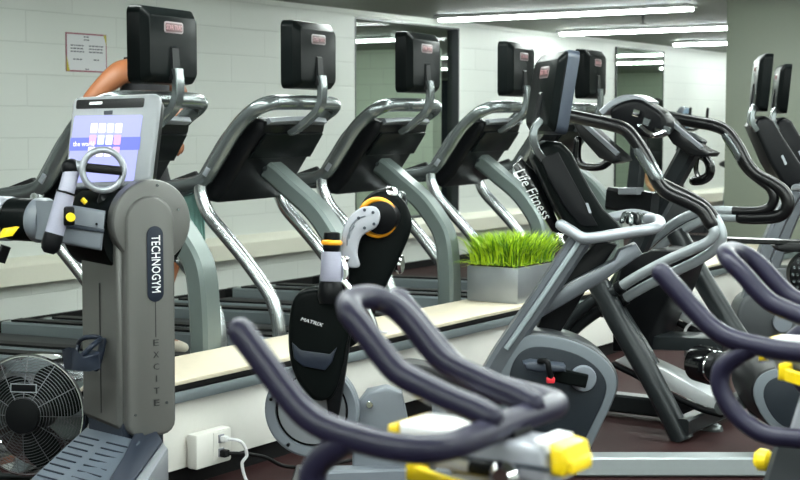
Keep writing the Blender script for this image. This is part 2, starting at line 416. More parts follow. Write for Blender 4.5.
for (dx, dz, ww, rows_) in ((0, .103, .05, 2), (-.085, .045, .12, 3), (.085, .045, .13, 3), (-.08, -.045, .085, 1), (.085, -.045, .05, 1), (0, -.108, .03, 1)):
    m = MB()                                   # faint printed lines, too small to read
    for q in range(rows_):
        x = -ww/2; z = dz-.02*q
        while x < ww/2-.004:
            l = min(random.uniform(.012, .03), ww/2-x); m.box((cx+dx+x+l/2, WY-.0068, cz+z), (l, .0008, .008)); x += l+.006
    m.build('printed_line', ink, t)
# dark cabinet that the big mirror shows
cxx, cyy = 20.2, 11.9
t = thing('steel_cabinet', 'tall dark cabinet deep in the side room, seen through the big window', 'cabinet', (cxx, cyy, 0))
m = MB(); m.box((cxx, cyy, 1.0), (.5, 1.0, 2.0), bev=.01); m.build('cabinet_body', navy, t)
for q in (-.25, .25):
    m = MB(); m.box((cxx-.26, cyy+q, 1.0), (.02, .47, 1.9), bev=.006); d = m.build('cabinet_door', tvside, t)
    m = MB(); m.cyl((cxx-.285, cyy+q*.2, .9), (cxx-.285, cyy+q*.2, 1.1), .01); m.build('door_handle', polish, d)
# power outlet box on the low wall
a = AY(192, 432, ly0); b = AY(226, 462, ly0); cx, cz = (a.x+b.x)/2, (a.z+b.z)/2
t = thing('outlet_box', 'white surface outlet box on the low wall with two plugs pushed in', 'outlet', (cx, ly0+.02, cz))
m = MB(); m.box((cx, ly0-.0, cz), (.19, .05, .125), bev=.01); m.build('outlet_housing', warmwhite, t)
m = MB(); m.box((cx+.03, ly0-.026, cz+.005), (.075, .006, .1), bev=.002); m.build('outlet_plate', warmwhite, t)
for dz in (.03, -.02):
    m = MB(); m.box((cx+.03, ly0-.030, cz+dz), (.03, .006, .03), bev=.002); m.build('socket_face', lgrey, t)
def cable(name, pts, r, mt, label, plug):
    t = thing(name, label, 'cable', pts[0])
    m = MB(); m.tube(pts, r, 8, 6); m.build('cord', mt, t)
    m = MB(); p = V(pts[0]); m.box(p, plug, bev=.005); m.build('plug', mt, t)
sx, sy = cx+.03, ly0-.046
cable('power_cord', [(sx, sy, cz+.03), (sx+.03, sy-.05, cz+.02), (sx+.05, sy-.06, cz-.03), (sx+.035, sy-.05, .08), (sx+.05, sy-.06, .012), (sx-.1, sy-.3, .01), (sx-.3, sy-.5, .01)], .006, white, 'white power cord hanging from the upper socket of the outlet box', (.025, .024, .022))
cable('power_cord', [(sx, sy, cz-.022), (sx+.04, sy-.04, cz-.026), (sx+.16, sy-.05, cz-.06), (sx+.28, sy-.06, .02), (sx+.4, sy-.14, .012), (sx+.6, sy-.2, .012)], .007, rubber, 'black power cord curving right from the lower socket of the outlet box', (.03, .026, .026))
# white cable coil on the counter
p = AZ(391, 339, .40); p.y = max(p.y, ly0+.05)
t = thing('cable_coil', 'small tangle of white cable lying on the counter of the low wall', 'cable', (p.x, p.y, .40))
m = MB()
for k in range(7):
    a = k*.9; m.torus((p.x+.012*math.cos(a), p.y+.01*math.sin(a), .412+.006*k), .045-.003*k, .0045, (math.sin(a)*.35, math.cos(a)*.35, 1), 24, 6)
m.tube([(p.x+.04, p.y, .42), (p.x+.08, p.y-.04, .41), (p.x+.11, p.y-.02, .407), (p.x+.13, p.y+.05, .405)], .0045, 6); m.build('coil', white, t)
# planter with grass
A_, B_, C_ = V((6.245, 3.69, .402)), V((6.245, 3.40, .402)), V((6.665, 3.40, .402))
px0, px1, py0, py1, pz = 6.245, 6.665, 3.395, 3.685, .402
t = thing('planter_box', 'square-edged zinc planter standing on the low wall counter', 'planter', ((px0+px1)/2, (py0+py1)/2, pz))
m = MB(); c = ((px0+px1)/2, (py0+py1)/2, pz+.088); m.box(c, (px1-px0, py1-py0, .176), bev=.004); m.build('planter_shell', zinc, t)
m = MB(); m.box((c[0], c[1], pz+.178), (px1-px0-.02, py1-py0-.02, .008)); m.build('planter_soil', soil, t)
m = MB(); bm_ = m.b; N = 2600
for k in range(N):
    bx, by = random.uniform(px0+.012, px1-.012), random.uniform(py0+.012, py1-.012)
    cxn, cyn = (bx-c[0])/(px1-px0)*2, (by-c[1])/(py1-py0)*2
    h = random.uniform(.09, .2); an = random.uniform(0, 6.283); ln = random.uniform(.015, .075)
    dx, dy = math.cos(an)*ln+cxn*.05, math.sin(an)*ln+cyn*.05
    edge = max(abs(cxn), abs(cyn))
    if edge > .86 and random.random() < .35: h *= .25; dx *= 1.5; dy *= 1.5
    w = random.uniform(.0025, .0048); wx, wy = -math.sin(an)*w, math.cos(an)*w
    z0 = pz+.18; rows = []
    for f, ww in ((0, 1), (.4, .9), (.75, .6)):
        q = f*f; rows.append([bm_.verts.new((bx+dx*q-wx*ww, by+dy*q-wy*ww, z0+h*(f-.18*q))), bm_.verts.new((bx+dx*q+wx*ww, by+dy*q+wy*ww, z0+h*(f-.18*q)))])
    tip = bm_.verts.new((bx+dx*1.15, by+dy*1.15, z0+h*.84-(.02 if edge > .86 else 0)))
    mi = 0 if random.random() < .62 else 1
    for a, b in zip(rows, rows[1:]):
        f = bm_.faces.new((a[0], a[1], b[1], b[0])); f.material_index = mi
    f = bm_.faces.new((rows[-1][0], rows[-1][1], tip)); f.material_index = mi
g = m.build('grass_tuft', [grassm, grassd], t); g['kind'] = 'stuff'
# ------------------------------------------------------------------ rear-mounted screens and treadmills
def monitor(parent, M, o, w=.40, h=.30, brand=True, th=1.0, rim=False):
    """screen whose decorated back looks along -y of frame M, o = centre of the shell"""
    def P(x, y, z): return V(o)+M @ V((x, y*th, z))
    def rr(w, h, y, r, bot=0, n=5):
        out = []
        for sx_, sz_, a0 in ((1, 1, 0), (-1, 1, 90), (-1, -1, 180), (1, -1, 270)):
            for k in range(n):
                a = R(a0+90*k/(n-1)); out.append(P(sx_*(w/2-r)+r*math.cos(a), y, sz_*(h/2-r)+r*math.sin(a)+bot))
        return out
    m = MB()
    m.loft([rr(w-.03, h-.03, .045, .02), rr(w, h, .04, .03), rr(w, h, -.004, .035), rr(w-.008, h-.008, -.03, .03), rr(w-.05, h-.055, -.062, .025, -.004), rr(w-.06, h-.068, -.066, .022, -.004)])
    s = m.build('screen_shell', blks, parent, 25)
    if rim:
        m = MB(); m.loft([rr(w+.004, h+.004, .046, .032), rr(w+.006, h+.006, .02, .033), rr(w+.004, h+.004, -.012, .034), rr(w-.01, h-.01, -.026, .03)]); m.build('screen_rim', tvside, s)
    m = MB(); m.loft([rr(w-.05, h-.06, .0465, .01), rr(w-.05, h-.06, .044, .01)]); m.build('screen_glass', blkg, s)
    m = MB()
    # raised rib for the bracket, low on the back
    m.loft([[P(x, y, z) for x, y, z in ((-.03, -.06, .0), (.03, -.06, .0), (.034, -.05, -.13), (-.034, -.05, -.13))],
            [P(x, y, z) for x, y, z in ((-.022, -.075, -.01), (.022, -.075, -.01), (.028, -.085, -.135), (-.028, -.085, -.135))]])
    m.build('bracket_socket', blk, s)
    if brand:
        m = MB(); bz = h*.235
        m.loft([rr(.135, .044, -.0655, .012, bz), rr(.122, .044, -.0685, .012, bz)]); bd = m.build('brand_badge', badge_sil, s)
        m = MB(); m.loft([rr(.123, .033, -.068, .009, bz), rr(.110, .033, -.0695, .009, bz)]); m.build('badge_field', badge_red, bd)
        text('badge_lettering', 'STAR TRAC', P(0, -.0696, bz), M @ V((1, 0, 0)), M @ V((0, 0, 1)), .108, badge_letter, bd, height=.018, depth=.001)
    return s
def make_treadmill():
    t = thing('treadmill', 'grey treadmill', 'treadmill', (0, 0, 0), 'treadmills along the back wall', local=True)
    H = .34
    # running deck
    m = MB(); m.box((0, 1.1, .135), (.60, 2.02, .05), bev=.01); m.build('deck_board', frame_dk, t)
    m = MB(); m.box((0, 1.12, .168), (.52, 1.96, .012), bev=.004); m.cyl((-.26, 2.1, .14), (.26, 2.1, .14), .033); m.build('running_belt', belt, t)
    for s in (-1, 1):
        m = MB(); m.bar([(s*.36, .12, .21), (s*.36, 2.1, .19)], .13, .075, (1, 0, 0), 0); sr = m.build('side_rail', alu, t)
        m = MB(); m.bar([(s*.36, .3, .253), (s*.36, 2.05, .233)], .085, .012, (1, 0, 0), 0); m.build('foot_strip', rubber, sr)
        m = MB(); m.box((s*.36, 2.13, .16), (.14, .07, .13), bev=.02); m.build('end_cap', blk, sr)
        m = MB(); m.cyl((s*.32, 1.95, 0), (s*.32, 1.95, .15), .03); m.build('foot', rubber, t)
        m = MB(); m.cyl((s*.27, .0, 0), (s*.27, .0, .14), .035); m.build('foot', rubber, t)
    # motor cover at the front
    m = MB(); m.prism([(-.37, -.04, .06), (-.37, -.05, .16), (-.37, -.0, .25), (-.37, .1, .285), (-.37, .34, .262), (-.37, .36, .1), (-.37, .3, .06)], (.74, 0, 0), .02, 3); mc = m.build('motor_cover', upr, t)
    m = MB(); m.box((0, .2, .277), (.5, .16, .012), bev=.003); m.build('cover_panel', frame_dk, mc)
    # central upright
    m = MB(); m.bar([(0, -.13, .10), (0, -.13, .375), (0, -.127, .55), (0, -.105, .725), (0, -.045, .825), (0, .025, .905), (0, .135, .99), (0, .213, 1.051), (0, .3, 1.11)], .125, .085, (1, 0, 0), 6, .35); u = m.build('upright_arm', upr, t)
    # handrails on slanted chrome posts
    for s in (-1, 1):
        x = s*H
        m = MB(); m.tube([(x, .415, 1.03), (x, .41, .97), (x, .372, .885), (x, .29, .80), (x, .19, .698), (x, .09, .58), (x, .05, .52), (x, .02, .42), (x, .012, .27)], .031, 14, 5); c = m.build('chrome_post', chrome, t)
        m = MB(); m.lathe([(.05, 0), (.055, .01), (.05, .02), (.036, .03)], (x, .012, .268), (0, 0, 1), 20); m.build('post_flange', gun, c)
    prof = [(.86, .965), (.74, .972), (.585, 1.0), (.45, 1.02), (.385, 1.05), (.31, 1.15), (.235, 1.255), (.17, 1.318), (.115, 1.355)]
    L = [(-H, y, z) for y, z in prof]
    arc = [(-.31, .085, 1.372), (-.24, .072, 1.379), (0, .064, 1.382), (.24, .072, 1.379), (.31, .085, 1.372)]
    P = L+arc+[(-x, y, z) for x, y, z in L[::-1]]
    m = MB(); m.tube(P, .034, 14, 5); hr = m.build('handrail', gun, t)
    for s in (-1, 1):
        P2 = [(s*(H-.006), y+.05, z-.035) for x, y, z in L[2:]]
        m = MB(); m.tube(P2, .024, 12, 5); m.build('inner_rail', gun, hr)
    for s in (-1, 1):
        m = MB(); m.box((s*(H+.034), .36, 1.075), (.008, .022, .04), M=Matrix.Rotation(R(35), 3, 'X'), bev=.002); m.build('grip_sensor', silver, hr)
        m = MB(); m.prism([(s*(H-.02), .80, .99), (s*(H-.02), .60, 1.03), (s*(H-.02), .46, 1.075), (s*(H-.02), .44, 1.055), (s*(H-.02), .58, 1.01), (s*(H-.02), .78, .975)], (-s*.03, 0, 0), .006); m.build('rail_pad', rubber, hr)
    # console slab, slanting down toward the runner
    a = [(.115, 1.295), (.15, 1.315), (.30, 1.275), (.47, .99), (.44, .945), (.37, .935), (.30, 1.0), (.20, 1.15), (.125, 1.25)]
    m = MB(); m.prism([(-.298, y, z) for y, z in a], (.596, 0, 0), .03, 4); cs = m.build('console', blk, t)
    m = MB(); m.bar([(-.26, .122, 1.292), (0, .112, 1.300), (.26, .122, 1.292)], .024, .05, (0, .5, 1), 6); m.build('console_trim', silver, cs)
    nb = V((0, -.85, -.5)).normalized()
    m = MB(); m.prism([(-.26, .127, 1.245), (.26, .127, 1.245), (.275, .205, 1.135), (-.275, .205, 1.135)], (0, -.012, -.006), .005); m.build('rear_cover', blks, cs)
    m = MB(); m.box((0, .245, 1.085), (.17, .02, .02), M=Matrix.Rotation(R(30), 3, 'X'), bev=.004); m.build('cover_latch', frame_dk, cs)
    m = MB(); m.prism([(-.22, .225, 1.305), (.22, .225, 1.305), (.22, .31, 1.262), (-.22, .31, 1.262)], (0, .01, .012), .003); m.build('display_panel', blkg, cs)
    # screen on a bent bracket
    mx = -.04
    ms = monitor(t, Matrix.Identity(3), (mx+.01, .035, 1.59), .385, .30, th=.8)
    m = MB(); m.bar([(mx+.01, -.03, 1.50), (mx+.01, -.035, 1.44), (mx+.01, -.03, 1.385), (mx+.008, -.012, 1.345), (mx+.004, .03, 1.305), (mx, .075, 1.27), (mx, .12, 1.245)], .055, .028, (1, 0, 0), 6, .3); m.build('screen_bracket', gun, t)
    return t
TM = [(4.335, 3.9, 'leftmost treadmill, empty, standing behind the arm ergometer and its lit screen'),
      (5.29, 3.9, 'treadmill second from the left, the person in black walks on it'),
      (6.2, 3.9, 'empty treadmill third from the left, its upright coming down beside the grass planter'),
      (7.22, 3.9, 'empty treadmill fourth from the left, its upright running down behind the grass planter'),
      (8.17, 3.9, 'rightmost treadmill of the row, its screen just right of the nearer bike screen')]
tm0 = make_treadmill()
for i, (x, y, lb) in enumerate(TM):
    if i == 0:
        tm0.location = (x, y, 0); tm0.rotation_euler = (0, 0, R(8)); tm0['label'] = lb
    else: dup(tm0, (x, y, 0), R(8), lb)
# ------------------------------------------------------------------ arm ergometer at the left
n = V((math.cos(R(248)), math.sin(R(248)), 0)); ue = V((-n.y, n.x, 0)); 
if ue.dot(RT) < 0: ue = -ue
we = -n; ze = V((0, 0, 1))
E0 = AD(150, 437, 4.6)
def EP(u, w, z): return V((E0.x, E0.y, 0))+ue*u+we*w+ze*z
erg = thing('arm_ergometer', 'grey arm crank machine with lit touch screen, left end of the low wall', 'arm ergometer', EP(0, .15, 0))
zc = E0.z+(437-222)/FPX*4.6
zb = E0.z
def arch(r, u0, u1, zb, n=16, rb=.06):
    pts = []
    for k in range(n+1):
        a = math.pi*k/n; pts.append((.014+r*math.cos(a), zc+r*math.sin(a)))
    for k in range(5):
        a = math.pi+math.pi/2*k/4; pts.append((u0+rb+rb*math.cos(a), zb+rb+rb*math.sin(a)))
    for k in range(5):
        a = 1.5*math.pi+math.pi/2*k/4; pts.append((u1-rb+rb*math.cos(a), zb+rb+rb*math.sin(a)))
    return pts
# column: raised front spine and the deeper body behind it
m = MB(); m.prism([EP(u, 0, z) for u, z in arch(.083, -.073, .093, zb, rb=.045)], we*.05, .012, 3); col_ = m.build('column_front', taupe, erg, 30)
pb = [(-.088, zc), (-.092, zb+.04), (-.07, zb+.01), (-.04, zb), (.03, zb), (.066, zb+.01), (.09, zb+.04), (.095, zc)]
m = MB(); m.prism([EP(u, .04, z) for u, z in pb], we*.29, .02, 3); cb_ = m.build('column_body', taupe2, erg, 30)
m = MB(); m.prism([EP(-.0935, .165, zc-.2), EP(-.0935, .169, zc-.2), EP(-.0935, .169, zb+.06), EP(-.0935, .165, zb+.06)], ue*.008); m.build('seam_line', etch, cb_)
m = MB(); m.lathe([(.120, 0), (.130, .004), (.134, .012), (.134, .05)], EP(.027, .012, zc), we, 56); hd = m.build('round_cover', taupe, erg, 25)
m = MB(); m.lathe([(.142, .0), (.146, .01), (.146, .32), (.13, .335)], EP(.018, .062, zc-.038), we, 56); m.build('crank_drum', blks, erg, 25)
m = MB()
for (px, py) in ((119, 214), (120, 266), (181, 210), (181, 262), (152, 185)):
    p = AD(px, py, 4.6); q = p-EP(0, 0, 0); m2 = MB(); u = q.dot(ue); m2.cyl(EP(u, .022, p.z), EP(u, .006, p.z), .0045, 10, .001); m2.build('cover_screw', gun, hd)
for (px, py) in ((130, 413), (171, 404)):
    p = AD(px, py, 4.6); u = (p-EP(0, 0, 0)).dot(ue); m2 = MB(); m2.cyl(EP(u, .012, p.z), EP(u, -.004, p.z), .0045, 10, .001); m2.build('column_screw', gun, col_)
# maker's badge and model lettering
def stad(w, h, n=12):
    r = w/2; return [(r*math.cos(a), (h/2-r)+r*math.sin(a)) for a in [math.pi*k/n for k in range(n+1)]]+[(r*math.cos(a), -(h/2-r)+r*math.sin(a)) for a in [math.pi+math.pi*k/n for k in range(n+1)]]
pbz = AD(155, 263, 4.6); ub = (pbz-EP(0, 0, 0)).dot(ue)-.013
m = MB(); m.prism([EP(ub+u, -.001, pbz.z+z) for u, z in stad(.056, .24)], n*.003, .001); bd = m.build('maker_badge', navy, col_)
text('badge_lettering', 'TECHNOGYM', EP(ub+.002, -.0042, pbz.z), -ze, ue, .18, letter, bd, height=.03)
m = MB(); zl = pbz.z-.12
m.prism([EP(ub-.001, 0, zl), EP(ub+.001, 0, zl), EP(ub+.001, 0, zl-.112), EP(ub-.001, 0, zl-.112)], n*.0015); m.build('badge_line', etch, col_)
for k, ch in enumerate('EXCITE'):
    text('model_letter', ch, EP(ub, -.0005, pbz.z-.250-.0385*k), ue, ze, .019 if ch != 'I' else .0035, etch, col_, height=.02)
# bottle cage on the side
s0 = AD(86, 355, 4.62)
def CG(px, py, d=4.6): return AD(px, py, d)
bc = MB(); bc.tube([CG(78, 343, 4.7), CG(84, 338, 4.62), CG(96, 337, 4.6), CG(104, 340, 4.62)], .008, 10, 5); bc.tube([CG(103, 341, 4.6), CG(100, 355, 4.6), CG(96, 368, 4.6)], .012, 10, 4)
bc.tube([CG(79, 344, 4.7), CG(76, 356, 4.68), CG(78, 366, 4.66)], .008, 10, 4)
bc.tube([CG(84, 354, 4.54), CG(92, 346, 4.54), CG(100, 340, 4.58)], .009, 10, 4)
bc.build('bottle_cage', navy, erg)
m = MB(); m.prism([CG(70, 352, 4.6), CG(76, 349, 4.55), CG(84, 357, 4.52), CG(100, 352, 4.52), CG(101, 369, 4.52), CG(88, 372, 4.52), CG(72, 371, 4.6)], we*.07, .01); m.build('cage_cup', navy, erg)
# ribbed footplate
BX = [AZ(84, 426, .315), AZ(150, 428, .315), AZ(163, 442, .30), AZ(105, 520, .20), AZ(0, 505, .20)]
m = MB(); top = [AZ(86, 427, .31), AZ(140, 440, .30), AZ(128, 455, .285), AZ(88, 510, .20), AZ(2, 505, .20)]
m.prism(top, (0, 0, -.05), .006); fp = m.build('foot_plate', ribm, erg)
m = MB(); m.prism([AZ(138, 424, .32), AZ(152, 422, .32), AZ(163, 440, .30), AZ(112, 510, .20), AZ(88, 510, .205), AZ(122, 458, .285)], (0, 0, -.06), .008); m.build('plate_edge', navy, erg)
m = MB(); m.prism([AZ(163, 440, .30), AZ(168, 446, .30), AZ(128, 512, .2), AZ(112, 510, .20)], (0, 0, -.14), .012); m.build('base_skirt', silver, erg)
m = MB(); cbase = EP(0, .16, 0)
m.prism([EP(-.08, .03, 0), EP(.06, .03, 0), EP(.06, .3, 0), EP(-.08, .3, 0)], (0, 0, zb+.05), .02); m.build('base_block', navy, erg)
m = MB(); fb = [p.copy() for p in top]; m.prism([V((p.x, p.y, 0)) for p in (AZ(70, 445, .28), AZ(120, 455, .28), AZ(92, 500, .2), AZ(12, 498, .2))], (0, 0, .16), .01); m.build('base_foot', navy, erg)
for k in range(11):
    f = k/10; 
    a = V(top[0]).lerp(top[4], .12+.74*f); b = V(top[0]).lerp(top[4], .12+.74*f)+(V(top[1])-V(top[0]))*.40
    c = V(top[0]).lerp(top[4], .12+.74*f)+(V(top[1])-V(top[0]))*.56; d = V(top[0]).lerp(top[4], .12+.74*f)+(V(top[1])-V(top[0]))*.95
    m2 = MB(); m2.tube([a+ze*.001+(b-a)*.15, b+ze*.001], .0035, 8, 0); m2.build('tread_rib', navy, fp)
    m2 = MB(); m2.tube([c+ze*.001, d+ze*.001], .0035, 8, 0); m2.build('tread_rib', navy, fp)
# display
sn = V((math.cos(R(205))*math.cos(R(14)), math.sin(R(205))*math.cos(R(14)), math.sin(R(14))))
sx_ = ze.cross(sn).normalized(); sy_ = sn.cross(sx_)
DC = AD(112, 142, 4.62)
def plane_hit(px, py, o, nn): r = ray(px, py); return CAM+r*((o-CAM).dot(nn)/r.dot(nn))
def SP(px, py, off=0.0): return plane_hit(px, py, DC, sn)+sn*off
quad = [SP(73, 97), SP(160, 93), SP(149, 186), SP(64, 188)]
def rquad(q, r, n=5):
    out = []
    for i in range(4):
        p, a, b = q[i], q[i-1], q[(i+1) % 4]
        da, db = (a-p).normalized(), (b-p).normalized()
        s_, e_ = p+da*r, p+db*r
        for k in range(n):
            t_ = k/(n-1); out.append(s_*(1-t_)**2+p*2*t_*(1-t_)+e_*t_**2)
    return out
m = MB(); m.prism(rquad(quad, .025), -sn*.035, .008, 3); ds = m.build('display_frame', dispm, erg, 30)
q2 = [q-sn*.03 for q in quad]; cq = sum(q2, V((0, 0, 0)))/4
m = MB(); m.prism(rquad([cq+(q-cq)*.97 for q in q2], .03), -sn*.06, .02, 3); m.build('display_back', blk, ds)
m = MB(); m.prism(rquad([SP(77, 100, .001), SP(145, 98, .001), SP(143.5, 107.5, .001), SP(76, 109, .001)], .006), sn*.001); m.build('display_top_strip', blkg, ds)
m = MB(); m.prism(rquad([SP(90, 102.2, .002), SP(103, 101.6, .002), SP(102.2, 104.6, .002), SP(89, 105, .002)], .004), sn*.0006); m.build('strip_mark', letter, ds)
m = MB(); m.prism(rquad([SP(104, 111, .001), SP(113, 110.5, .001), SP(112.5, 114.5, .001), SP(104, 115, .001)], .002), sn*.001); m.build('sensor_window', navy, ds)
m = MB(); m.prism(rquad([SP(75, 116, .001), SP(143, 115, .001), SP(134, 181, .001), SP(66, 183, .001)], .006), sn*.0015); sc_ = m.build('screen', screenm, ds)
m = MB(); m.prism([SP(71, 138, .0025), SP(141, 137, .0025), SP(139.5, 150, .0025), SP(69.5, 151, .0025)], sn*.0005); m.build('screen_band', screenb, sc_)
text('screen_lettering', 'the world', SP(84, 144, .0032), SP(140, 143)-SP(75, 144), sy_, .07, tilew, sc_, height=.016)
for r_, row in enumerate((('w', 'w', 't', 'w'), ('r', 't', 'w', 'r'), ('w', 'w', 'w', 'r'))):
    for c_, k in enumerate(row):
        x0 = 91.5+c_*8.2-r_*1.4; y0 = 123.5+r_*11.8
        m2 = MB(); m2.prism(rquad([SP(x0, y0, .003), SP(x0+6.8, y0-.1, .003), SP(x0+5.8, y0+9.6, .003), SP(x0-1, y0+9.7, .003)], .004), sn*.0006)
        m2.build('screen_icon', {'w': tilew, 'r': tiler, 't': tilet}[k], sc_)
m = MB(); m.tube([SP(108, 186, -.05), AD(112, 192, 4.72), EP(-.06, .16, zc+.06)], .035, 14, 4); m.build('display_neck', blk, erg)
# crank arm with round handle, hub and housing
le = V((math.cos(R(158)), math.sin(R(158)), 0))
m = MB(); m.prism([AD(60, 203, 4.50), AD(107, 211, 4.50), AD(103, 251, 4.50), AD(60, 243, 4.50)], we*.22, .012, 3); hs = m.build('crank_housing', grey, erg)
m = MB(); m.prism([AD(63, 222, 4.49), AD(105, 229, 4.49), AD(104, 233, 4.49), AD(63, 227, 4.49)], we*.02, .004); m.build('housing_groove', tvside, hs)
m = MB(); m.cyl(AD(96.5, 224, 4.51), AD(96.5, 224, 4.485), .004, 10); m.build('housing_screw', blk, hs)
hc = AD(46, 220.5, 4.72); hx = (AD(14, 219, 4.78)-hc)
m = MB(); m.lathe([(.03, -.012), (.066, -.012), (.074, 0), (.074, .03), (.07, .035)], hc, hx, 40); m.build('hub_flange', grey, erg)
m = MB(); m.lathe([(.068, .03), (.071, .035), (.071, .135), (.06, .14)], hc, hx, 40); hb = m.build('hub_barrel', blks, erg)
m = MB(); m.lathe([(.07, .14), (.074, .15), (.074, .2), (.05, .22)], hc, hx, 40); m.build('hub_cap', lgrey, erg)
m = MB(); m.lathe([(.03, -.05), (.034, -.02), (.034, 0)], hc, hx, 24); m.build('hub_boss', blk, erg)
m = MB(); m.prism([AD(1, 238, 4.62), AD(7, 229, 4.62), AD(20, 227, 4.62), AD(13, 236, 4.62)], we*.04, .004); m.build('lock_lever', yellow, erg)
m = MB(); m.bar([AD(6, 246, 4.66), AD(0, 262, 4.66)], .03, .02, ue, 0); m.build('lever_tail', blk, erg)
a0, a1, a2 = AD(53, 238, 4.42), AD(66, 193, 4.43), AD(72, 170, 4.45)
m = MB(); m.tube([a0, a1], .029, 18, 0, cap='flat'); m.tube([a1, a2], .025, 18, 0, cap='flat'); ca = m.build('crank_arm', lilac, erg)
m = MB(); m.tube([a0+(a0-a1).normalized()*.022, a0+(a1-a0).normalized()*.008], .0305, 18, 0); m.build('arm_cap', blk, ca)
m = MB(); m.tube([a1-(a1-a0).normalized()*.003, a1+(a1-a0).normalized()*.003], .031, 18, 0, cap='flat'); m.build('arm_collar', blk, ca)
m = MB(); m.box(AD(68, 216, 4.42), (.035, .035, .06), M=rz(R(-22)), bev=.008); pin = m.build('pin_block', blk, ca)
m = MB(); m.cyl(AD(70, 217, 4.41), AD(71, 217.5, 4.38), .0135, 18); m.build('pull_pin', yellow, ca)
m = MB(); m.ball(AD(71, 168, 4.45), .03, (1, 1, 1)); m.build('arm_joint', blk, ca)
rc = AD(103, 170, 4.45); rn = (-FW+RT*.25).normalized()
m = MB(); m.cyl(AD(72, 166, 4.45), AD(82, 167, 4.45), .02, 18); m.build('handle_boss', silver, ca)
m = MB(); m.torus(rc, .062, .0105, rn, 48, 12); hr_ = m.build('round_handle', silver, ca)
m = MB(); m.cyl(AD(81, 167, 4.45), AD(122, 171, 4.45), .014, 16); m.build('handle_grip', rubber, ca)
m = MB(); m.cyl(AD(82, 199, 4.5), AD(86, 203, 4.5), .008, 10); m.build('crank_marker', yellow, ca)
# ------------------------------------------------------------------ drum fan on the floor
fc = AD(27, 415, 5.0); fn = (CAM-fc); fn.z = 0; fn = (rz(R(-24)) @ fn.normalized()+V((0, 0, .10))).normalized()
fan = thing('floor_fan', 'metal drum fan on the floor beside the arm ergometer', 'fan', (fc.x, fc.y, 0))
fr_ = .205; fxa = ze.cross(fn).normalized(); fya = fn.cross(fxa)
m = MB(); m.b  # drum shell, open at both ends
segs = 48
def ringp(r, h): return [fc+fn*h+(fxa*math.cos(2*math.pi*j/segs)+fya*math.sin(2*math.pi*j/segs))*r for j in range(segs)]
m.loft([ringp(fr_-.004, -.16), ringp(fr_, -.16), ringp(fr_+.004, -.155), ringp(fr_, -.15), ringp(fr_, -.01), ringp(fr_+.006, -.004), ringp(fr_, 0), ringp(fr_-.004, 0), ringp(fr_-.004, -.16)], cap=False); m.build('fan_drum', polish, fan, 30)
def guard(h, dome, nm):
    m = MB()
    for k in range(17):
        r = .045+k*(fr_-.045)/16; m.torus(fc+fn*(h+dome*(1-(r/fr_)**2)), r, .0009, fn, 48, 5)
    for k in range(12):
        a = 2*math.pi*k/12; d = fxa*math.cos(a)+fya*math.sin(a)
        m.tube([fc+fn*(h+dome*(1-(r/fr_)**2)-.002)+d*r for r in (.045, .1, .15, fr_)], .0014, 5, 3)
    m.build(nm, wire, fan)
guard(.002, .035, 'front_guard'); guard(-.16, -.03, 'rear_guard')
m = MB(); m.lathe([(.062, .028), (.06, .042), (.04, .046)], fc, fn, 28); m.build('guard_boss', blk, fan)
m = MB(); m.lathe([(.055, -.15), (.06, -.12), (.06, -.05), (.05, -.02), (.02, -.01)], fc, fn, 28); m.build('fan_motor', blk, fan)
for k in range(3):
    m = MB(); rows = []
    for q in range(7):
        f = q/6; r = .04+f*.145; wd = .03+.075*math.sin(math.pi*min(1, f*.75+.12)); tw = R(38-14*f); a = 2*math.pi*k/3+.6+.25*f
        d = fxa*math.cos(a)+fya*math.sin(a); tg = fn.cross(d)
        ax_ = tg*math.cos(tw)+fn*math.sin(tw); nn_ = ax_.cross(d).normalized()*.0015
        c_ = fc+fn*(-.065)+d*r
        rows.append([c_-ax_*wd+nn_, c_+ax_*wd+nn_, c_+ax_*wd-nn_, c_-ax_*wd-nn_])
    m.loft(rows); m.build('fan_blade', blks, fan, 60)
m = MB(); bz_ = fc+fn*.03+fya*.095; m.box(bz_, (.095, .006, .03), M=frame(fxa, -fn, fya), bev=.002); bb = m.build('maker_plate', blk, fan)
m = MB()
for s in (-1, 1):
    m.box(bz_+fn*.004+fya*.0135*s, (.095, .003, .003), M=frame(fxa, -fn, fya)); m.box(bz_+fn*.004+fxa*.046*s, (.003, .003, .03), M=frame(fxa, -fn, fya))
m.build('plate_border', silver, bb)
m = MB(); fw_ = V((fn.x, fn.y, 0)).normalized()
m.tube([fc+fxa*.222+fn*-.07, V((fc.x, fc.y, .03))+fxa*.222-fw_*.07], .012, 10, 0); m.tube([fc-fxa*.222+fn*-.07, V((fc.x, fc.y, .03))-fxa*.222-fw_*.07], .012, 10, 0)
for s in (-1, 1): m.tube([V((fc.x, fc.y, .013))+fxa*.222*s-fw_*.24, V((fc.x, fc.y, .013))+fxa*.222*s+fw_*.10], .013, 10, 0)
m.tube([V((fc.x, fc.y, .013))+fxa*.222-fw_*.2, V((fc.x, fc.y, .013))-fxa*.222-fw_*.2], .013, 10, 0)
m.build('fan_stand', frame_dk, fan)
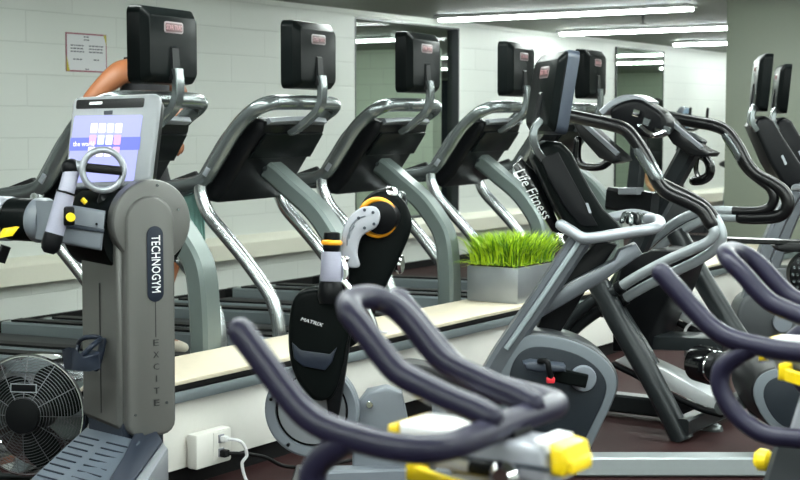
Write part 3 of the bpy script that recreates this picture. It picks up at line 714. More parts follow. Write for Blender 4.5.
# ------------------------------------------------------------------ black crank cycle in the middle
KD = 5.0
kc = AD(312, 410, 5.04)
kt = V((-FW.x, -FW.y, 0)).normalized(); kx = V((RT.x, RT.y, 0)).normalized()
kr = thing('crank_cycle', 'black slanted arm-crank cycle with orange rings and a flywheel, in front of the low wall', 'crank cycle', (AD(330, 470, 5).x, AD(330, 470, 5).y, 0))
kax = (kt+kx*-.12).normalized()
m = MB(); r_ = .165
m.lathe([(r_-.04, -.02), (r_-.036, .012), (r_-.008, .016), (r_, .01), (r_, -.03), (r_-.012, -.036), (r_-.04, -.03)], kc, kax, 64); fl = m.build('flywheel', grey, kr, 30)
m = MB(); m.lathe([(.02, .004), (.118, .004), (.122, -.006), (.122, -.016), (.02, -.016)], kc, kax, 56); m.build('wheel_disc', silver, fl)
m = MB(); m.lathe([(.119, .0), (.129, .0), (.129, -.014), (.119, -.014)], kc, kax, 56); m.build('wheel_groove', blk, fl)
for k in range(5):
    a = R(20+72*k); d = kx*math.cos(a)+ze*math.sin(a); m = MB(); m.cyl(kc+d*.145-kax*.02, kc+d*.145+kax*.018, .006, 10); m.build('wheel_bolt', blk, fl)
def K(px, py, d=KD): return AD(px, py, d)
low = [(291, 306), (298, 294), (312, 289), (330, 290), (344, 298), (352, 315), (347, 345), (340, 378), (333, 396), (322, 402), (310, 399), (298, 384), (290, 362), (288, 335)]
m = MB(); m.prism(catmull([K(x, y, 4.93) for x, y in low], 3, True), -kt*.11, .02, 3); lh = m.build('lower_housing', blks, kr, 40)
m = MB(); m.prism([K(292, 342, 4.925), K(301, 350, 4.925), (K(330, 354, 4.925)), K(337, 347, 4.925), K(332, 362, 4.925), K(325, 370, 4.925), K(303, 366, 4.925), K(294, 358, 4.925)], kt*.008, .004); m.build('housing_panel', navy, lh)
text('maker_lettering', 'MATRIX', K(312, 322, 4.918), K(324, 325.5, 4.918)-K(300, 318.5, 4.918), ze, .078, letter, lh, height=.0115, shear=.2)
upc = [(372, 193), (384, 189), (397, 194), (408, 208), (412, 226), (406, 245), (392, 275), (378, 305), (371, 325), (356, 345), (338, 350), (330, 330), (333, 300), (340, 285), (349, 262), (356, 225), (362, 203)]
m = MB(); m.prism(catmull([K(x, y, 4.97) for x, y in upc], 3, True), -kt*.10, .022, 3); m.build('slanted_column', blks, kr, 40)
m = MB(); m.prism([K(334, 345, 4.96), K(352, 330, 4.96), K(345, 380, 4.96), K(338, 420, 4.96), K(328, 420, 4.96), K(325, 390, 4.96)], -kt*.06, .012); m.build('wheel_fork', blk, kr)
# front crank: hub, orange ring, crescent plate, grip
hb_ = K(384, 217, 4.95)
m = MB(); m.lathe([(.05, -.03), (.056, 0), (.056, .05), (.045, .055)], hb_, kt-kx*.25, 32); m.build('crank_hub', blk, kr)
m = MB(); m.torus(K(377.5, 217.5, 4.93), .061, .0095, kt-kx*.2, 48, 12); m.build('hub_ring', orange, kr)
cres = [(364, 207), (370, 206.3), (376, 207.5), (380, 213), (380, 220), (376, 227.5), (369, 231.5), (362, 236), (358.5, 245), (357.5, 256), (360, 265), (357, 268), (348, 267), (342.5, 259), (341, 243), (343.5, 228), (349, 217.5), (357, 210)]
m = MB(); m.prism(catmull([K(x, y, 4.88) for x, y in cres], 2, True), -kt*.03, .006, 3); cp_ = m.build('crank_plate', lgrey, kr, 40)
for px, py in ((364.5, 210), (373, 212.5), (374, 224), (364.5, 228), (358.5, 218)):
    m = MB(); m.cyl(K(px, py, 4.885), K(px, py, 4.873), .0055, 10); m.build('plate_bolt', tvside, cp_)
m = MB(); m.tube([K(349, 238, 4.876), K(350, 228, 4.876), (K(357, 219, 4.876)), K(365, 216, 4.876)], .0025, 6, 4); m.tube([K(347, 245, 4.876), K(348, 235, 4.876), K(354, 226, 4.876)], .0025, 6, 4); m.build('plate_groove', grey, cp_)
g0, g1 = K(332, 232, 4.86), K(330.5, 290, 4.86); gd = (g1-g0).normalized()
m = MB(); m.cyl(g0, g0+gd*.03, .028, 24); m.build('grip_cap', blk, kr)
m = MB(); m.torus(g0+gd*.036, .027, .0095, gd, 32, 10); m.build('grip_ring', orange, kr)
m = MB(); m.lathe([(.026, .03), (.03, .045), (.03, .06), (.024, .068)], g0, gd, 24); m.build('grip_collar', blk, kr)
m = MB(); m.lathe([(.031, .066), (.034, .075), (.035, .12), (.037, .158), (.034, .165)], g0, gd, 24); m.build('grip_sleeve', lilac, kr)
m = MB(); m.lathe([(.032, .162), (.04, .175), (.044, .215), (.036, .24)], g0, gd, 24); m.build('grip_socket', blk, kr)
m = MB(); m.tube([K(342, 259, 4.87), K(345, 268, 4.86), K(345, 278, 4.86), K(341, 284, 4.86)], .013, 12, 4); m.ball(K(346, 259, 4.87), .012); m.build('chrome_link', polish, kr)
m = MB(); m.tube([K(344, 282, 4.86), K(352, 294, 4.86), K(362, 304, 4.88), K(372, 322, 4.9), K(378, 350, 4.92)], .016, 12, 4); m.build('chrome_strut', polish, kr)
# rear crank and knobs
m = MB(); m.lathe([(.018, 0), (.026, .01), (.028, .03), (.02, .045), (.006, .05)], K(391, 201, 5.0), (0, 0, 1), 24); m.build('chrome_knob', polish, kr)
m = MB(); m.torus(K(401, 203, 5.02), .03, .012, (kt*.4+kx), 28, 10); m.build('rear_bracket', gun, kr)
m = MB(); m.cyl(K(378, 263, 5.05), K(399, 263, 5.05), .007, 12); m.lathe([(.03, -.01), (.036, 0), (.03, .01)], K(400, 264, 5.05), kx+kt*.25, 28); m.build('tension_lever', polish, kr)
m = MB(); m.cyl(K(398, 256, 5.05), K(398, 250, 5.05), .012, 14); m.build('lever_tip', polish, kr)
# frame, saddle and floor feet
m = MB(); m.prism([K(353, 410, 5.1), K(367, 392, 5.1), K(386, 388, 5.1), K(402, 394, 5.1), K(412, 440, 5.1), K(420, 480, 5.1), K(352, 480, 5.1)], -kt*.09, .012, 3); m.build('frame_post', grey, kr)
m = MB(); m.cyl(K(369.5, 405, 5.12), K(369.5, 405, 5.06), .012, 16); m.build('frame_bolt', polish, kr)
m = MB(); pA = V((K(400, 470, 5.1).x, K(400, 470, 5.1).y, .05)); m.bar([V((K(300, 470, 5.05).x, K(300, 470, 5.05).y, .05)), pA, pA+kx*.2], .09, .07, kt, 0); m.build('floor_beam', grey, kr)
m = MB()
for q in (V((K(300, 470, 5.05).x, K(300, 470, 5.05).y, .03)), pA+kx*.18+V((0, 0, -.02))): m.bar([q-kt*.22, q+kt*.22], .06, .05, kx, 0)
m = MB(); q = V((K(300, 470, 5.05).x, K(300, 470, 5.05).y, .025)); m.bar([q-kt*.22, q+kt*.22], .06, .05, kx, 0); m.build('floor_foot', dgrey, kr)
m = MB(); q = pA+kx*.18; q.z = .025; m.bar([q-kt*.22, q+kt*.22], .06, .05, kx, 0); m.build('floor_foot', dgrey, kr)
sd = [(401, 367), (410, 364), (424, 366), (440, 370), (456, 374), (466, 379), (466, 387), (452, 391), (436, 385), (420, 381), (404, 375)]
m = MB(); m.prism(catmull([K(x, y, 4.95) for x, y in sd], 3, True), -kt*.14, .02, 3); m.build('saddle', seatm, kr, 50)
m = MB(); m.tube([K(412, 383, 5.02), K(430, 390, 5.02), K(455, 395, 5.02)], .012, 10, 4); m.tube([K(440, 392, 5.02), K(438, 430, 5.05), K(430, 470, 5.08)], .025, 12, 0); m.build('saddle_post', grey, kr)
# ------------------------------------------------------------------ two spin bikes in the foreground
def make_spin():
    t = thing('spin_bike', 'spin bike', 'spin bike', (0, 0, 0), 'spin bikes in the foreground', local=True)
    r = .0178
    L = [(-.185, .284, 1.016), (-.185, .256, .989), (-.185, .226, .959), (-.186, .186, .924), (-.186, .15, .907), (-.185, .083, .896), (-.178, .035, .892), (-.155, .004, .892), (-.11, -.008, .894)]
    P = L+[(0, -.010, .899)]+[(-x, y, z+.004) for x, y, z in L[::-1]]
    m = MB(); m.tube(P, r, 18, 6); hb = m.build('handlebar', purple, t, 60)
    U = [(-.055, -.012, .914), (-.056, .01, .922), (-.056, .055, .934), (-.056, .112, .953), (-.056, .13, .962), (-.056, .15, .979), (-.055, .183, 1.012), (-.05, .205, 1.03), (-.03, .222, 1.041), (0, .226, 1.044)]
    U += [(-x, y, z) for x, y, z in U[-2::-1]]
    m = MB(); m.tube(U, r*.98, 18, 6); m.build('aero_loop', purple, t, 60)
    for s in (-1, 1):
        D = [(s*.185, .105, .900), (s*.185, .14, .878), (s*.185, .166, .853), (s*.185, .170, .826), (s*.185, .158, .796), (s*.185, .130, .766), (s*.185, .088, .745), (s*.185, .025, .744)]
        m = MB(); m.tube(D, r*.97, 18, 6); m.build('drop_bar', purple, t, 60)
    # fore-aft slider under the bar
    m = MB(); m.prism([(-.042, .135, .884), (-.042, -.08, .882), (-.042, -.085, .832), (-.042, .12, .832)], (.084, 0, 0), .012, 3); m.build('slider_body', lgrey, t)
    m = MB(); m.prism([(-.044, .135, .889), (-.044, .05, .891), (-.044, .03, .872), (-.044, .135, .866)], (.088, 0, 0), .008, 3); sl = m.build('slider_cover', white, t)
    m = MB(); m.prism([(-.036, -.062, .889), (-.036, -.083, .888), (-.036, -.086, .872), (-.036, -.066, .868)], (.072, 0, 0), .005, 3); m.build('slider_cover', white, t)
    m = MB(); m.prism([(-.046, .136, .889), (-.046, .152, .884), (-.046, .152, .848), (-.046, .136, .85)], (.092, 0, 0), .007, 3); m.build('slider_end', yellow, t)
    m = MB(); m.prism([(-.036, -.082, .886), (-.036, -.104, .882), (-.036, -.110, .862), (-.036, -.102, .845), (-.036, -.085, .845)], (.072, 0, 0), .008, 3)
    m.box((0, -.108, .857), (.056, .012, .018), bev=.004); m.build('slider_end', yellow, t)
    m = MB(); m.prism([(-.043, .14, .858), (-.043, -.09, .858), (-.043, -.09, .853), (-.043, .14, .853)], (-.002, 0, 0)); m.build('slider_groove', tvside, t)
    m = MB(); m.prism([(-.025, .02, .882), (.025, .02, .882), (.025, -.03, .882), (-.025, -.03, .882)], (0, 0, .012), .006); m.build('bar_clamp', blk, t)
    m = MB(); m.bar([(-.055, .10, .838), (-.07, .085, .832), (-.08, .04, .826), (-.08, -.005, .822)], .022, .012, (0, 0, 1), 4); m.box((-.058, .095, .836), (.03, .02, .03), bev=.004); m.build('lock_lever', yellow, t)
    m = MB(); m.cyl((-.042, -.04, .848), (-.07, -.045, .848), .008, 14); m.lathe([(.012, 0), (.018, .005), (.02, .014), (.012, .022)], (-.066, -.045, .848), (-1, 0, 0), 20); m.build('micro_knob', polish, t)
    m = MB(); m.box((-.05, .0, .848), (.02, .04, .02), bev=.006); m.cyl((-.05, -.02, .846), (-.052, .02, .846), .008, 12); m.build('knob_bracket', blk, t)
    # post, pin, frame and wheel
    m = MB(); m.bar([(0, .02, .84), (0, .06, .70), (0, .11, .5)], .055, .085, (1, 0, 0), 0); m.build('handlebar_post', lgrey, t)
    m = MB(); m.bar([(0, .055, .69), (0, .13, .42), (0, .2, .28)], .09, .13, (1, 0, 0), 0); m.bar([(0, .14, .42), (0, -.15, .38), (0, -.64, .62)], .085, .11, (1, 0, 0), 6)
    m.bar([(0, -.12, .36), (0, -.25, .1)], .08, .1, (1, 0, 0), 0); m.build('bike_frame', dgrey, t)
    m = MB(); m.cyl((-.0, .1, .655), (-.0, .138, .655), .012, 14); m.build('pin_shaft', polish, t)
    m = MB(); m.lathe([(.014, 0), (.02, .006), (.021, .022), (.014, .03)], (0, .138, .655), (0, 1, 0), 12); m.build('pull_pin', yellow, t)
    m = MB(); m.lathe([(.03, -.02), (.19, -.012), (.2, -.018), (.225, -.018), (.228, 0), (.225, .018), (.2, .018), (.19, .012), (.03, .02)], (0, .36, .26), (1, 0, 0), 56); m.build('flywheel', chrome, t)
    for s in (-1, 1):
        m = MB(); m.bar([(s*.05, .14, .44), (s*.05, .36, .26), (s*.05, .52, .07)], .02, .05, (1, 0, 0), 0); m.build('fork_blade', dgrey, t)
    m = MB(); m.bar([(-.26, .54, .05), (.26, .54, .05)], .07, .06, (0, 1, 0), 0); m.build('front_foot', dgrey, t)
    m = MB(); m.bar([(-.26, -.62, .05), (.26, -.62, .05)], .07, .06, (0, 1, 0), 0); m.bar([(0, -.25, .09), (0, -.62, .07)], .07, .06, (1, 0, 0), 0); m.build('rear_foot', dgrey, t)
    m = MB(); m.lathe([(.02, -.05), (.10, -.045), (.105, -.03), (.02, -.025)], (0, -.17, .34), (1, 0, 0), 36); m.build('crank_wheel', frame_dk, t)
    for s in (-1, 1):
        m = MB(); m.bar([(s*.07, -.17, .34), (s*.09, -.17+s*.12, .34-s*.11)], .018, .028, (1, 0, 0), 0); a = m.build('crank_arm', alu, t)
        m = MB(); m.box((s*.14, -.17+s*.12, .34-s*.11), (.09, .1, .025), bev=.006); m.build('pedal', blk, a)
    m = MB(); m.bar([(0, -.62, .6), (0, -.72, .93)], .05, .08, (1, 0, 0), 0); m.build('seat_post', lgrey, t)
    m = MB(); m.loft([[V((w*math.cos(2*math.pi*k/16), y-.22, .96+h*math.sin(2*math.pi*k/16))) for k in range(16)] for y, w, h in ((-.28, .012, .012), (-.3, .025, .022), (-.4, .04, .03), (-.5, .075, .035), (-.58, .095, .04), (-.63, .08, .035), (-.65, .04, .02))]); m.build('saddle', seatm, t, 60)
    return t
sp0 = make_spin(); sp0.location = (1.62, .9, 0); sp0['label'] = 'spin bike in the centre foreground, purple bars crossing in front of the crank cycle'
dup(sp0, (2.61, .742, 0), 0, 'spin bike cut off by the right edge, its purple bars in front of the seat')
# ------------------------------------------------------------------ reclining exercise bike with a screen
gf = V((-RT.x, -RT.y, 0)).normalized(); gd_ = V((FW.x, FW.y, 0)).normalized(); gx = V((RT.x, RT.y, 0)).normalized()
GD = 5.4
def G(px, py, d=GD): return AD(px, py, d)
gb = G(590, 470)
rb = thing('recumbent_bike', 'dark grey exercise bike with a tilted screen and round-edged crank housing beside the planter', 'exercise bike', (gb.x, gb.y, 0))
out = [(497, 372), (502, 352), (513, 338), (530, 332), (556, 334), (583, 342), (604, 355), (616, 370), (619, 384), (614, 402), (603, 425), (591, 450), (578, 476), (540, 484), (505, 478), (498, 440), (496, 400)]
m = MB(); m.prism(catmull([G(x, y, 5.3) for x, y in out], 3, True), gd_*.24, .02, 3); ho = m.build('crank_housing', dgrey, rb, 35)
cx0, cy0 = 556, 405
rim = [(cx0+(x-cx0)*.96, cy0+(y-cy0)*.965) for x, y in out]; inn = [(cx0+(x-cx0)*.80, cy0+(y-cy0)*.80) for x, y in out]
m = MB(); m.prism(catmull([G(x, y, 5.305) for x, y in rim], 3, True), -gd_*.018, .008, 3); m.build('housing_rim', grey_rim, ho, 35)
m = MB(); m.prism(catmull([G(x, y, 5.292) for x, y in inn], 3, True), -gd_*.012, .006, 2); m.build('housing_panel', navy_dk, ho, 35)
m = MB(); m.lathe([(.02, .02), (.044, .02), (.048, .01), (.048, 0)], G(583, 378, 5.275), -gd_, 36); m.build('crank_disc', grey, ho)
m = MB(); m.bar([G(586, 381, 5.24), G(572, 378, 5.23), G(553, 374, 5.22)], .05, .03, (0, 0, 1), 4, .4); ar = m.build('crank_arm', blks, ho)
m = MB(); m.prism([G(524, 364, 5.14), G(532, 362, 5.14), G(566, 366, 5.14), G(566, 372, 5.14), G(540, 373, 5.14), (G(526, 370, 5.14))], gd_*.09, .012, 3); pd_ = m.build('pedal', tvside, ar)
m = MB(); m.tube([G(540, 361, 5.14), G(547, 362, 5.11), G(549, 370, 5.11), G(551, 378, 5.12)], .011, 10, 4); m.build('pedal_strap', blk, pd_)
m = MB(); m.box(G(550.5, 380, 5.12), (.03, .02, .022), M=frame(gx, gd_, (0, 0, 1)), bev=.005); m.build('strap_buckle', red, pd_)
# front post, brace and base
m = MB(); m.bar([G(580, 240, 5.33), G(540, 300, 5.33), G(505, 350, 5.33), G(492, 372, 5.33)], .09, .075, gd_, 3, .4); m.build('front_post', post_m, rb)
m = MB(); m.bar([G(583, 236, 5.27), G(540, 300, 5.27), G(506, 349, 5.27)], .02, .018, gd_, 0, .4); m.build('post_edge', alu, rb)
m = MB(); m.prism([G(600, 240, 5.42), (G(618, 245, 5.42)), G(590, 285, 5.42), G(560, 334, 5.42), G(535, 334, 5.42), G(548, 300, 5.42), G(575, 262, 5.42)], gd_*.12, .01); m.build('post_fairing', blk, rb)
m = MB(); m.prism([*[G(x, y, 5.33) for x, y in ((529, 319), (540, 303), (575, 281), (615, 260), (620, 250), (636, 243), (643, 254), (604, 281), (567, 303), (534, 322))]], gd_*.06, .008); m.build('frame_brace', post_m, rb)
m = MB(); p0, p1 = G(575, 463, 5.32), G(790, 463, 5.32); p0.z = p1.z = .04
m.bar([p0, p1, p1+gx*.35], .10, .07, gd_, 0, .2); m.build('base_beam', beam_m, rb)
for q in (G(520, 470, 5.4), p1+gx*.3):
    q = V((q.x, q.y, .03)); m = MB(); m.bar([q-gd_*.28, q+gd_*.28], .07, .05, gx, 0); m.build('base_foot', dgrey, rb)
m = MB(); p2 = G(500, 462, 5.4); p2.z = .04; m.bar([p2, p0], .09, .07, gd_, 0); m.build('front_beam', dgrey, rb)
# console and screen
ca_ = [(533, 158), (538, 146), (547, 141), (561, 142), (572, 152), (581, 170), (592, 190), (604, 209), (618, 222), (624, 231), (606, 236), (584, 238), (569, 231), (556, 208), (543, 180)]
m = MB(); m.prism([G(x, y, 5.32) for x, y in ca_], gd_*.22, .022, 3); cs = m.build('console', blks, rb, 35)
m = MB(); m.prism([G(540, 158, 5.322), G(558, 152, 5.322), G(573, 180, 5.322), G(590, 212, 5.322), G(598, 226, 5.322), G(580, 226, 5.322), G(563, 205, 5.322), G(548, 178, 5.322)], -gd_*.012, .006); m.build('console_side', blk, cs)
m = MB(); m.prism([G(585.5, 203, 5.306), G(588, 203, 5.306), G(591.5, 213, 5.306), G(589, 213, 5.306)], -gd_*.004); m.build('console_tag', silver, cs)
m = MB(); m.prism([G(513, 166, 5.5), G(522, 158, 5.5), G(535, 172, 5.5), G(548, 196, 5.5), G(563, 234, 5.5), G(552, 232, 5.5), G(536, 205, 5.5)], gd_*.05, .008); rc_ = m.build('rear_cover', blkg, rb)
text('cover_lettering', 'Life Fitness', G(533.5, 194, 5.498), G(546, 214, 5.498)-G(524, 178, 5.498), G(546, 190, 5.498)-G(535, 197, 5.498), .215, letter, rc_, height=.04, shear=.25, depth=.002)
SM = rz(R(222)) @ Matrix.Rotation(R(-9), 3, 'X')
monitor(rb, SM, G(552, 93, 5.38), .40, .30, th=.62, rim=True)
m = MB(); m.bar([G(541, 120, 5.31), G(535, 128, 5.31), G(533, 138, 5.31), G(536, 149, 5.32), G(541, 157, 5.34)], .06, .028, gd_, 6, .3); m.build('screen_bracket', gun, rb)
# handlebars
hb_pts = [G(561, 225, 5.30), G(571, 231, 5.27), G(583, 238, 5.25), G(600, 237, 5.23), G(625, 233, 5.23), G(648, 229.5, 5.23), G(657, 227, 5.25), G(660, 223, 5.29), G(657, 220, 5.33), G(648, 219, 5.37)]
m = MB(); m.tube(hb_pts, .021, 14, 5); m.build('handlebar', silver, rb)
m = MB(); m.tube([G(600, 221, 5.62), G(618, 216, 5.66), G(634, 214, 5.66), G(652, 218, 5.62)], .02, 14, 5); hb2 = m.build('handlebar', silver, rb)
for k in range(5):
    x = 622+k*6.2; m = MB(); m.tube([G(x, 222-abs(k-2)*.6, 5.52), G(x+3, 214+k*.6, 5.54), G(x+8, 216+k*.8, 5.5), G(x+9, 223, 5.48)], .011, 8, 4); m.build('grip_rib', blk if k % 2 else gun, rb)
# seat at the far end of the beam
st = [(752, 395), (756, 378), (770, 369), (792, 366), (818, 367), (835, 374), (838, 392), (826, 420), (810, 440), (783, 436), (764, 420)]
m = MB(); m.prism(catmull([G(x, y, 5.2) for x, y in st], 3, True), gd_*.34, .02, 3); se = m.build('seat_shell', seatm, rb, 40)
cx1, cy1 = 795, 402
m = MB(); m.prism(catmull([G(cx1+(x-cx1)*.985, cy1+(y-cy1)*.985, 5.2) for x, y in st], 3, True), -gd_*.012, .006, 2); m.build('seat_rim', grey_rim, se, 35)
m = MB(); m.prism(catmull([G(cx1+(x-cx1)*.74, cy1+(y-cy1)*.76, 5.192) for x, y in st], 3, True), -gd_*.008, .004, 2); m.build('seat_panel', navy_dk, se, 35)
m = MB(); q = G(800, 436, 5.4); m.bar([q, V((q.x, q.y, .06))], .09, .09, gx, 0); m.build('seat_post', dgrey, rb)
m = MB(); m.prism(catmull([G(x, y, 5.25) for x, y in ((838, 372), (850, 376), (868, 300), (872, 220), (862, 218), (846, 300))], 3, True), gd_*.34, .02, 3); m.build('seat_back', seatm, rb, 50)
# ------------------------------------------------------------------ stair climber with looping handrails
sa, sb = 5.5, 6.15
foot = AX(683, 445, sa)
sc = thing('stair_climber', 'black stepper with two looping handrails, between the grey bike and the column', 'stair climber', (5.83, 2.4, 0))
def NA(px, py, x=sa): return AX(px, py, x)
def NF(px, py): return AX(px, py, sb)
# near rail: foam upper length then grey tube turning back to the base
up_n = [(566, 115), (590, 120), (612, 125), (626, 130), (637, 143), (648, 161), (659, 184), (668, 193), (690, 203), (703, 211), (711, 224)]
m = MB(); m.tube([NA(*p) for p in up_n], .028, 14, 5); m.build('rail_foam', foam, sc)
m = MB(); m.tube([NA(*p) for p in ((640, 150), (650, 166), (657, 178))], .0295, 14, 4); m.build('rail_sleeve', gun, sc)
up_n2 = [(662, 183), (674, 189), (694, 199), (706, 207), (716, 220)]
m = MB(); m.tube([NA(x, y, sa+.05) for x, y in up_n2], .022, 12, 5); m.build('rail_foam', foam, sc)
for dx, pts in ((0, ((711, 223), (714, 233), (709, 241), (695, 248), (670, 259), (645, 272), (628, 282), (618, 289))), (.05, ((716, 219), (722, 234), (718, 246), (700, 259), (672, 273), (648, 285), (632, 294), (621, 301)))):
    m = MB(); m.tube([NA(x, y, sa+dx) for x, y in pts], .021, 12, 6); rt_ = m.build('rail_tube', alu_t, sc)
    a, b = NA(*pts[-1], sa+dx), NA(*pts[-2], sa+dx)
    m = MB(); m.cyl(a-(b-a)*.1, a+(b-a)*.45, .029, 18); m.build('tube_clamp', blk, rt_)
for dx, pts in ((0, ((617, 290), (600, 297), (583, 308), (568, 322), (556, 340), (548, 362))), (.05, ((620, 302), (604, 308), (588, 318), (572, 332), (562, 348), (556, 366)))):
    m = MB(); m.tube([NA(x, y, sa+dx) for x, y in pts], .026, 12, 6); m.build('lower_arc', frame_dk, sc)
# far rail, doubled
fo = [(640, 112), (668, 117), (695, 122), (712, 125), (726, 131), (738, 147), (747, 164), (757, 175), (772, 183), (784, 192), (788, 203), (784, 213), (774, 217), (755, 218), (741, 217.5)]
fi = [(742, 162), (749, 171), (760, 180), (770, 188), (774, 198), (770, 207), (760, 211), (747, 211.5), (734, 211)]
m = MB(); m.tube([NF(*p) for p in fo], .028, 14, 5); m.build('rail_foam', foam, sc)
m = MB(); m.tube([NF(*p) for p in fi], .022, 14, 5); m.build('rail_foam', foam, sc)
m = MB(); m.tube([NF(*p) for p in ((728, 135), (735, 146), (741, 156))], .0295, 14, 4); m.build('rail_sleeve', gun, sc)
for pts in (((741, 217.5), (720, 217), (704, 220), (685, 229), (665, 243), (650, 257)), ((734, 211), (712, 210.5), (695, 213), (676, 222), (656, 237), (640, 252))):
    m = MB(); m.tube([NF(*p) for p in pts], .021, 12, 6); m.build('rail_tube', alu_t, sc)
    e = pts[-1]
    m = MB(); m.tube([NF(*e), NF(e[0]-14, e[1]+16), NF(e[0]-28, e[1]+36), NF(e[0]-38, e[1]+60)], .026, 12, 6); m.build('lower_arc', frame_dk, sc)
# A-frame legs on floor feet
def legbar(nm, pts, x, w=.085):
    P = [AX(*p, x) for p in pts]; P[-1].z = .02
    P[-1].z = 0; m = MB(); m.tube(P, w/2+.004, 16, 4, cap='flat'); return m.build(nm, frame_dk, sc)
legbar('frame_leg', ((572, 232), (590, 268), (620, 324), (650, 376), (676, 426), (683, 443)), sa)
legbar('frame_leg', ((676, 232), (697, 270), (727, 320), (748, 356), (760, 378)), sb)
m = MB(); m.bar([AX(600, 276, sa+.06), AX(640, 340, sa+.06), AX(655, 365, sa+.06)], .03, .04, (1, 0, 0), 0, .3); m.build('leg_channel', frame_dk, sc)
m = MB(); m.bar([V((sa-.03, foot.y, .06)), V((sb+.05, foot.y, .06))], .07, .07, (0, 1, 0), 0); m.build('rear_foot', frame_dk, sc)
m = MB(); m.bar([V((5.83, foot.y, .06)), V((5.83, 3.1, .06))], .09, .08, (1, 0, 0), 0); m.bar([V((5.5, 3.08, .04)), V((6.2, 3.08, .04))], .07, .06, (0, 1, 0), 0); m.build('floor_beam', frame_dk, sc)
# body with belt housing
m = MB(); m.prism([AX(*p, 5.66) for p in ((622, 262), (650, 250), (686, 252), (672, 290), (650, 336), (648, 352), (612, 352), (611, 305))], (.28, 0, 0), .015); m.build('drive_housing', blk, sc)
m = MB(); m.prism([AX(*p, 5.7) for p in ((640, 336), (724, 339), (722, 352), (640, 350))], (.2, 0, 0), .008); m.build('housing_foot', frame_dk, sc)
m = MB(); m.lathe([(.03, 0), (.05, .008), (.05, .03)], AX(566, 345, 5.6), (-1, 0, 0), 20); m.build('drive_hub', blk, sc)
# mast, console with silver cap, elbow pads
m = MB(); m.bar([AX(*p, 6.05) for p in ((697, 137), (690, 150), (668, 190), (648, 226), (632, 262), (618, 300))], .09, .085, (1, 0, 0), 3, .4); m.build('mast', frame_dk, sc)
cp = [(609, 110), (616, 104), (630, 99), (642, 100), (650, 105), (658, 110), (664, 118), (664, 130), (656, 137), (646, 138), (628, 132), (612, 122)]
m = MB(); m.prism(catmull([AX(*p, 5.78) for p in cp], 3, True), (.12, 0, 0), .02, 3); co = m.build('console', blk, sc, 40)
m = MB(); m.bar([AX(607, 113, 5.86), AX(616, 105, 5.86), AX(630, 98.5, 5.86), AX(643, 99.5, 5.86), AX(652, 105, 5.86)], .125, .03, (1, 0, 0), 5, .3); m.build('console_cap', silver, co)
for k, (x, y) in enumerate(((634, 112), (644, 121), (655, 131), (664, 129))):
    m = MB(); m.bar([AX(x, y, 5.77), AX(x+6, y+2, 5.77)], .02, .03, (1, 0, 0), 0); m.build('console_key', polish if k % 2 == 0 else gun, co)
m = MB(); m.tube([AX(640, 126, 5.72), AX(648, 133, 5.72), AX(656, 135, 5.72), AX(664, 132, 5.72)], .011, 8, 4); m.build('console_bar', polish, co)
for nm, x0, pad in (('a', 5.62, ((569, 119), (576, 117), (600, 139), (618, 155), (622, 161), (612, 164), (598, 158), (580, 138))), ('b', 5.93, ((655, 119), (664, 117), (684, 137), (702, 149), (711, 153), (708, 157), (690, 156), (672, 144)))):
    m = MB(); m.prism([AX(*p, x0) for p in pad], (.12, 0, 0), .014, 3); ep = m.build('elbow_pad', seatm, sc, 45)
    a, b = pad[1], pad[3]
    m = MB(); m.bar([AX(a[0]+3, a[1]+2, x0-.004), AX(b[0], b[1]-1, x0-.004)], .02, .018, (1, 0, 0), 0); m.build('pad_edge', silver, ep)
m = MB(); m.tube([AX(*p, 5.66) for p in ((578, 140), (577, 156), (580, 164), (590, 167), (602, 166), (608, 162))], .018, 10, 5); m.build('hand_loop', blkg, sc)
m = MB(); m.tube([AX(*p, 6.2) for p in ((699, 154), (706, 158), (710, 166), (709, 175), (702, 180), (694, 181))], .022, 10, 5); m.build('hand_loop', blkg, sc)
m = MB(); m.tube([AX(*p, 6.2) for p in ((697, 158), (696, 170), (699, 179))], .012, 8, 4); m.build('loop_rod', blkg, sc)
m = MB(); m.bar([AX(*p, 5.9) for p in ((640, 100), (638, 160), (632, 215))], .06, .06, (1, 0, 0), 0); m.build('console_stem', frame_dk, sc)
m = MB(); m.bar([AX(610, 198, 5.9), AX(655, 204, 5.9)], .09, .1, (1, 0, 0), 0, .3); m.build('stem_yoke', blk, sc)
m = MB(); m.bar([AX(622, 191, 5.85), AX(640, 191, 5.85)], .08, .03, (1, 0, 0), 0, .3); m.build('stem_collar', silver, sc)
# step arms
for x0, pl, lp in ((5.62, ((614, 361), (624, 356), (642, 360), (672, 374), (726, 404), (721, 411), (700, 405), (664, 388), (640, 374)), 0), (5.98, ((652, 303), (660, 299), (676, 306), (700, 320), (735, 338), (732, 342), (700, 330), (668, 314)), 1)):
    m = MB(); m.prism([AX(*p, x0) for p in pl], (.13, 0, 0), .008); sp = m.build('step_arm', step_m, sc)
    q = [(x, y+3.5) for x, y in (pl[0], pl[-1], pl[-2], pl[-3], pl[-4])]
    m = MB(); m.tube([AX(*p, x0) for p in q], .014, 10, 3); m.build('arm_edge', blk, sp)
    e = AX(pl[4][0]-3, pl[4][1]+3, x0)
    m = MB(); m.lathe([(.012, 0), (.03, .0), (.03, .02), (.012, .024)], e, (-1, 0, 0), 20); m.build('arm_roller', gun, sp)
m = MB(); m.tube([AX(*p, 5.75) for p in ((684, 430), (704, 431), (716, 430))], .03, 12, 3); m.build('rear_tube', gun, sc)
rc2 = AX(712, 366, 5.3)
m = MB(); m.lathe([(.05, -.1), (.072, -.08), (.074, .0), (.066, .02), (.03, .028)], rc2, (kt+kx*.5), 32); m.build('end_roller', blkg, sc)
m = MB(); m.lathe([(.03, .029), (.06, .026), (.068, .012), (.066, .008)], rc2, (kt+kx*.5), 32); m.build('roller_cap', polish, sc)
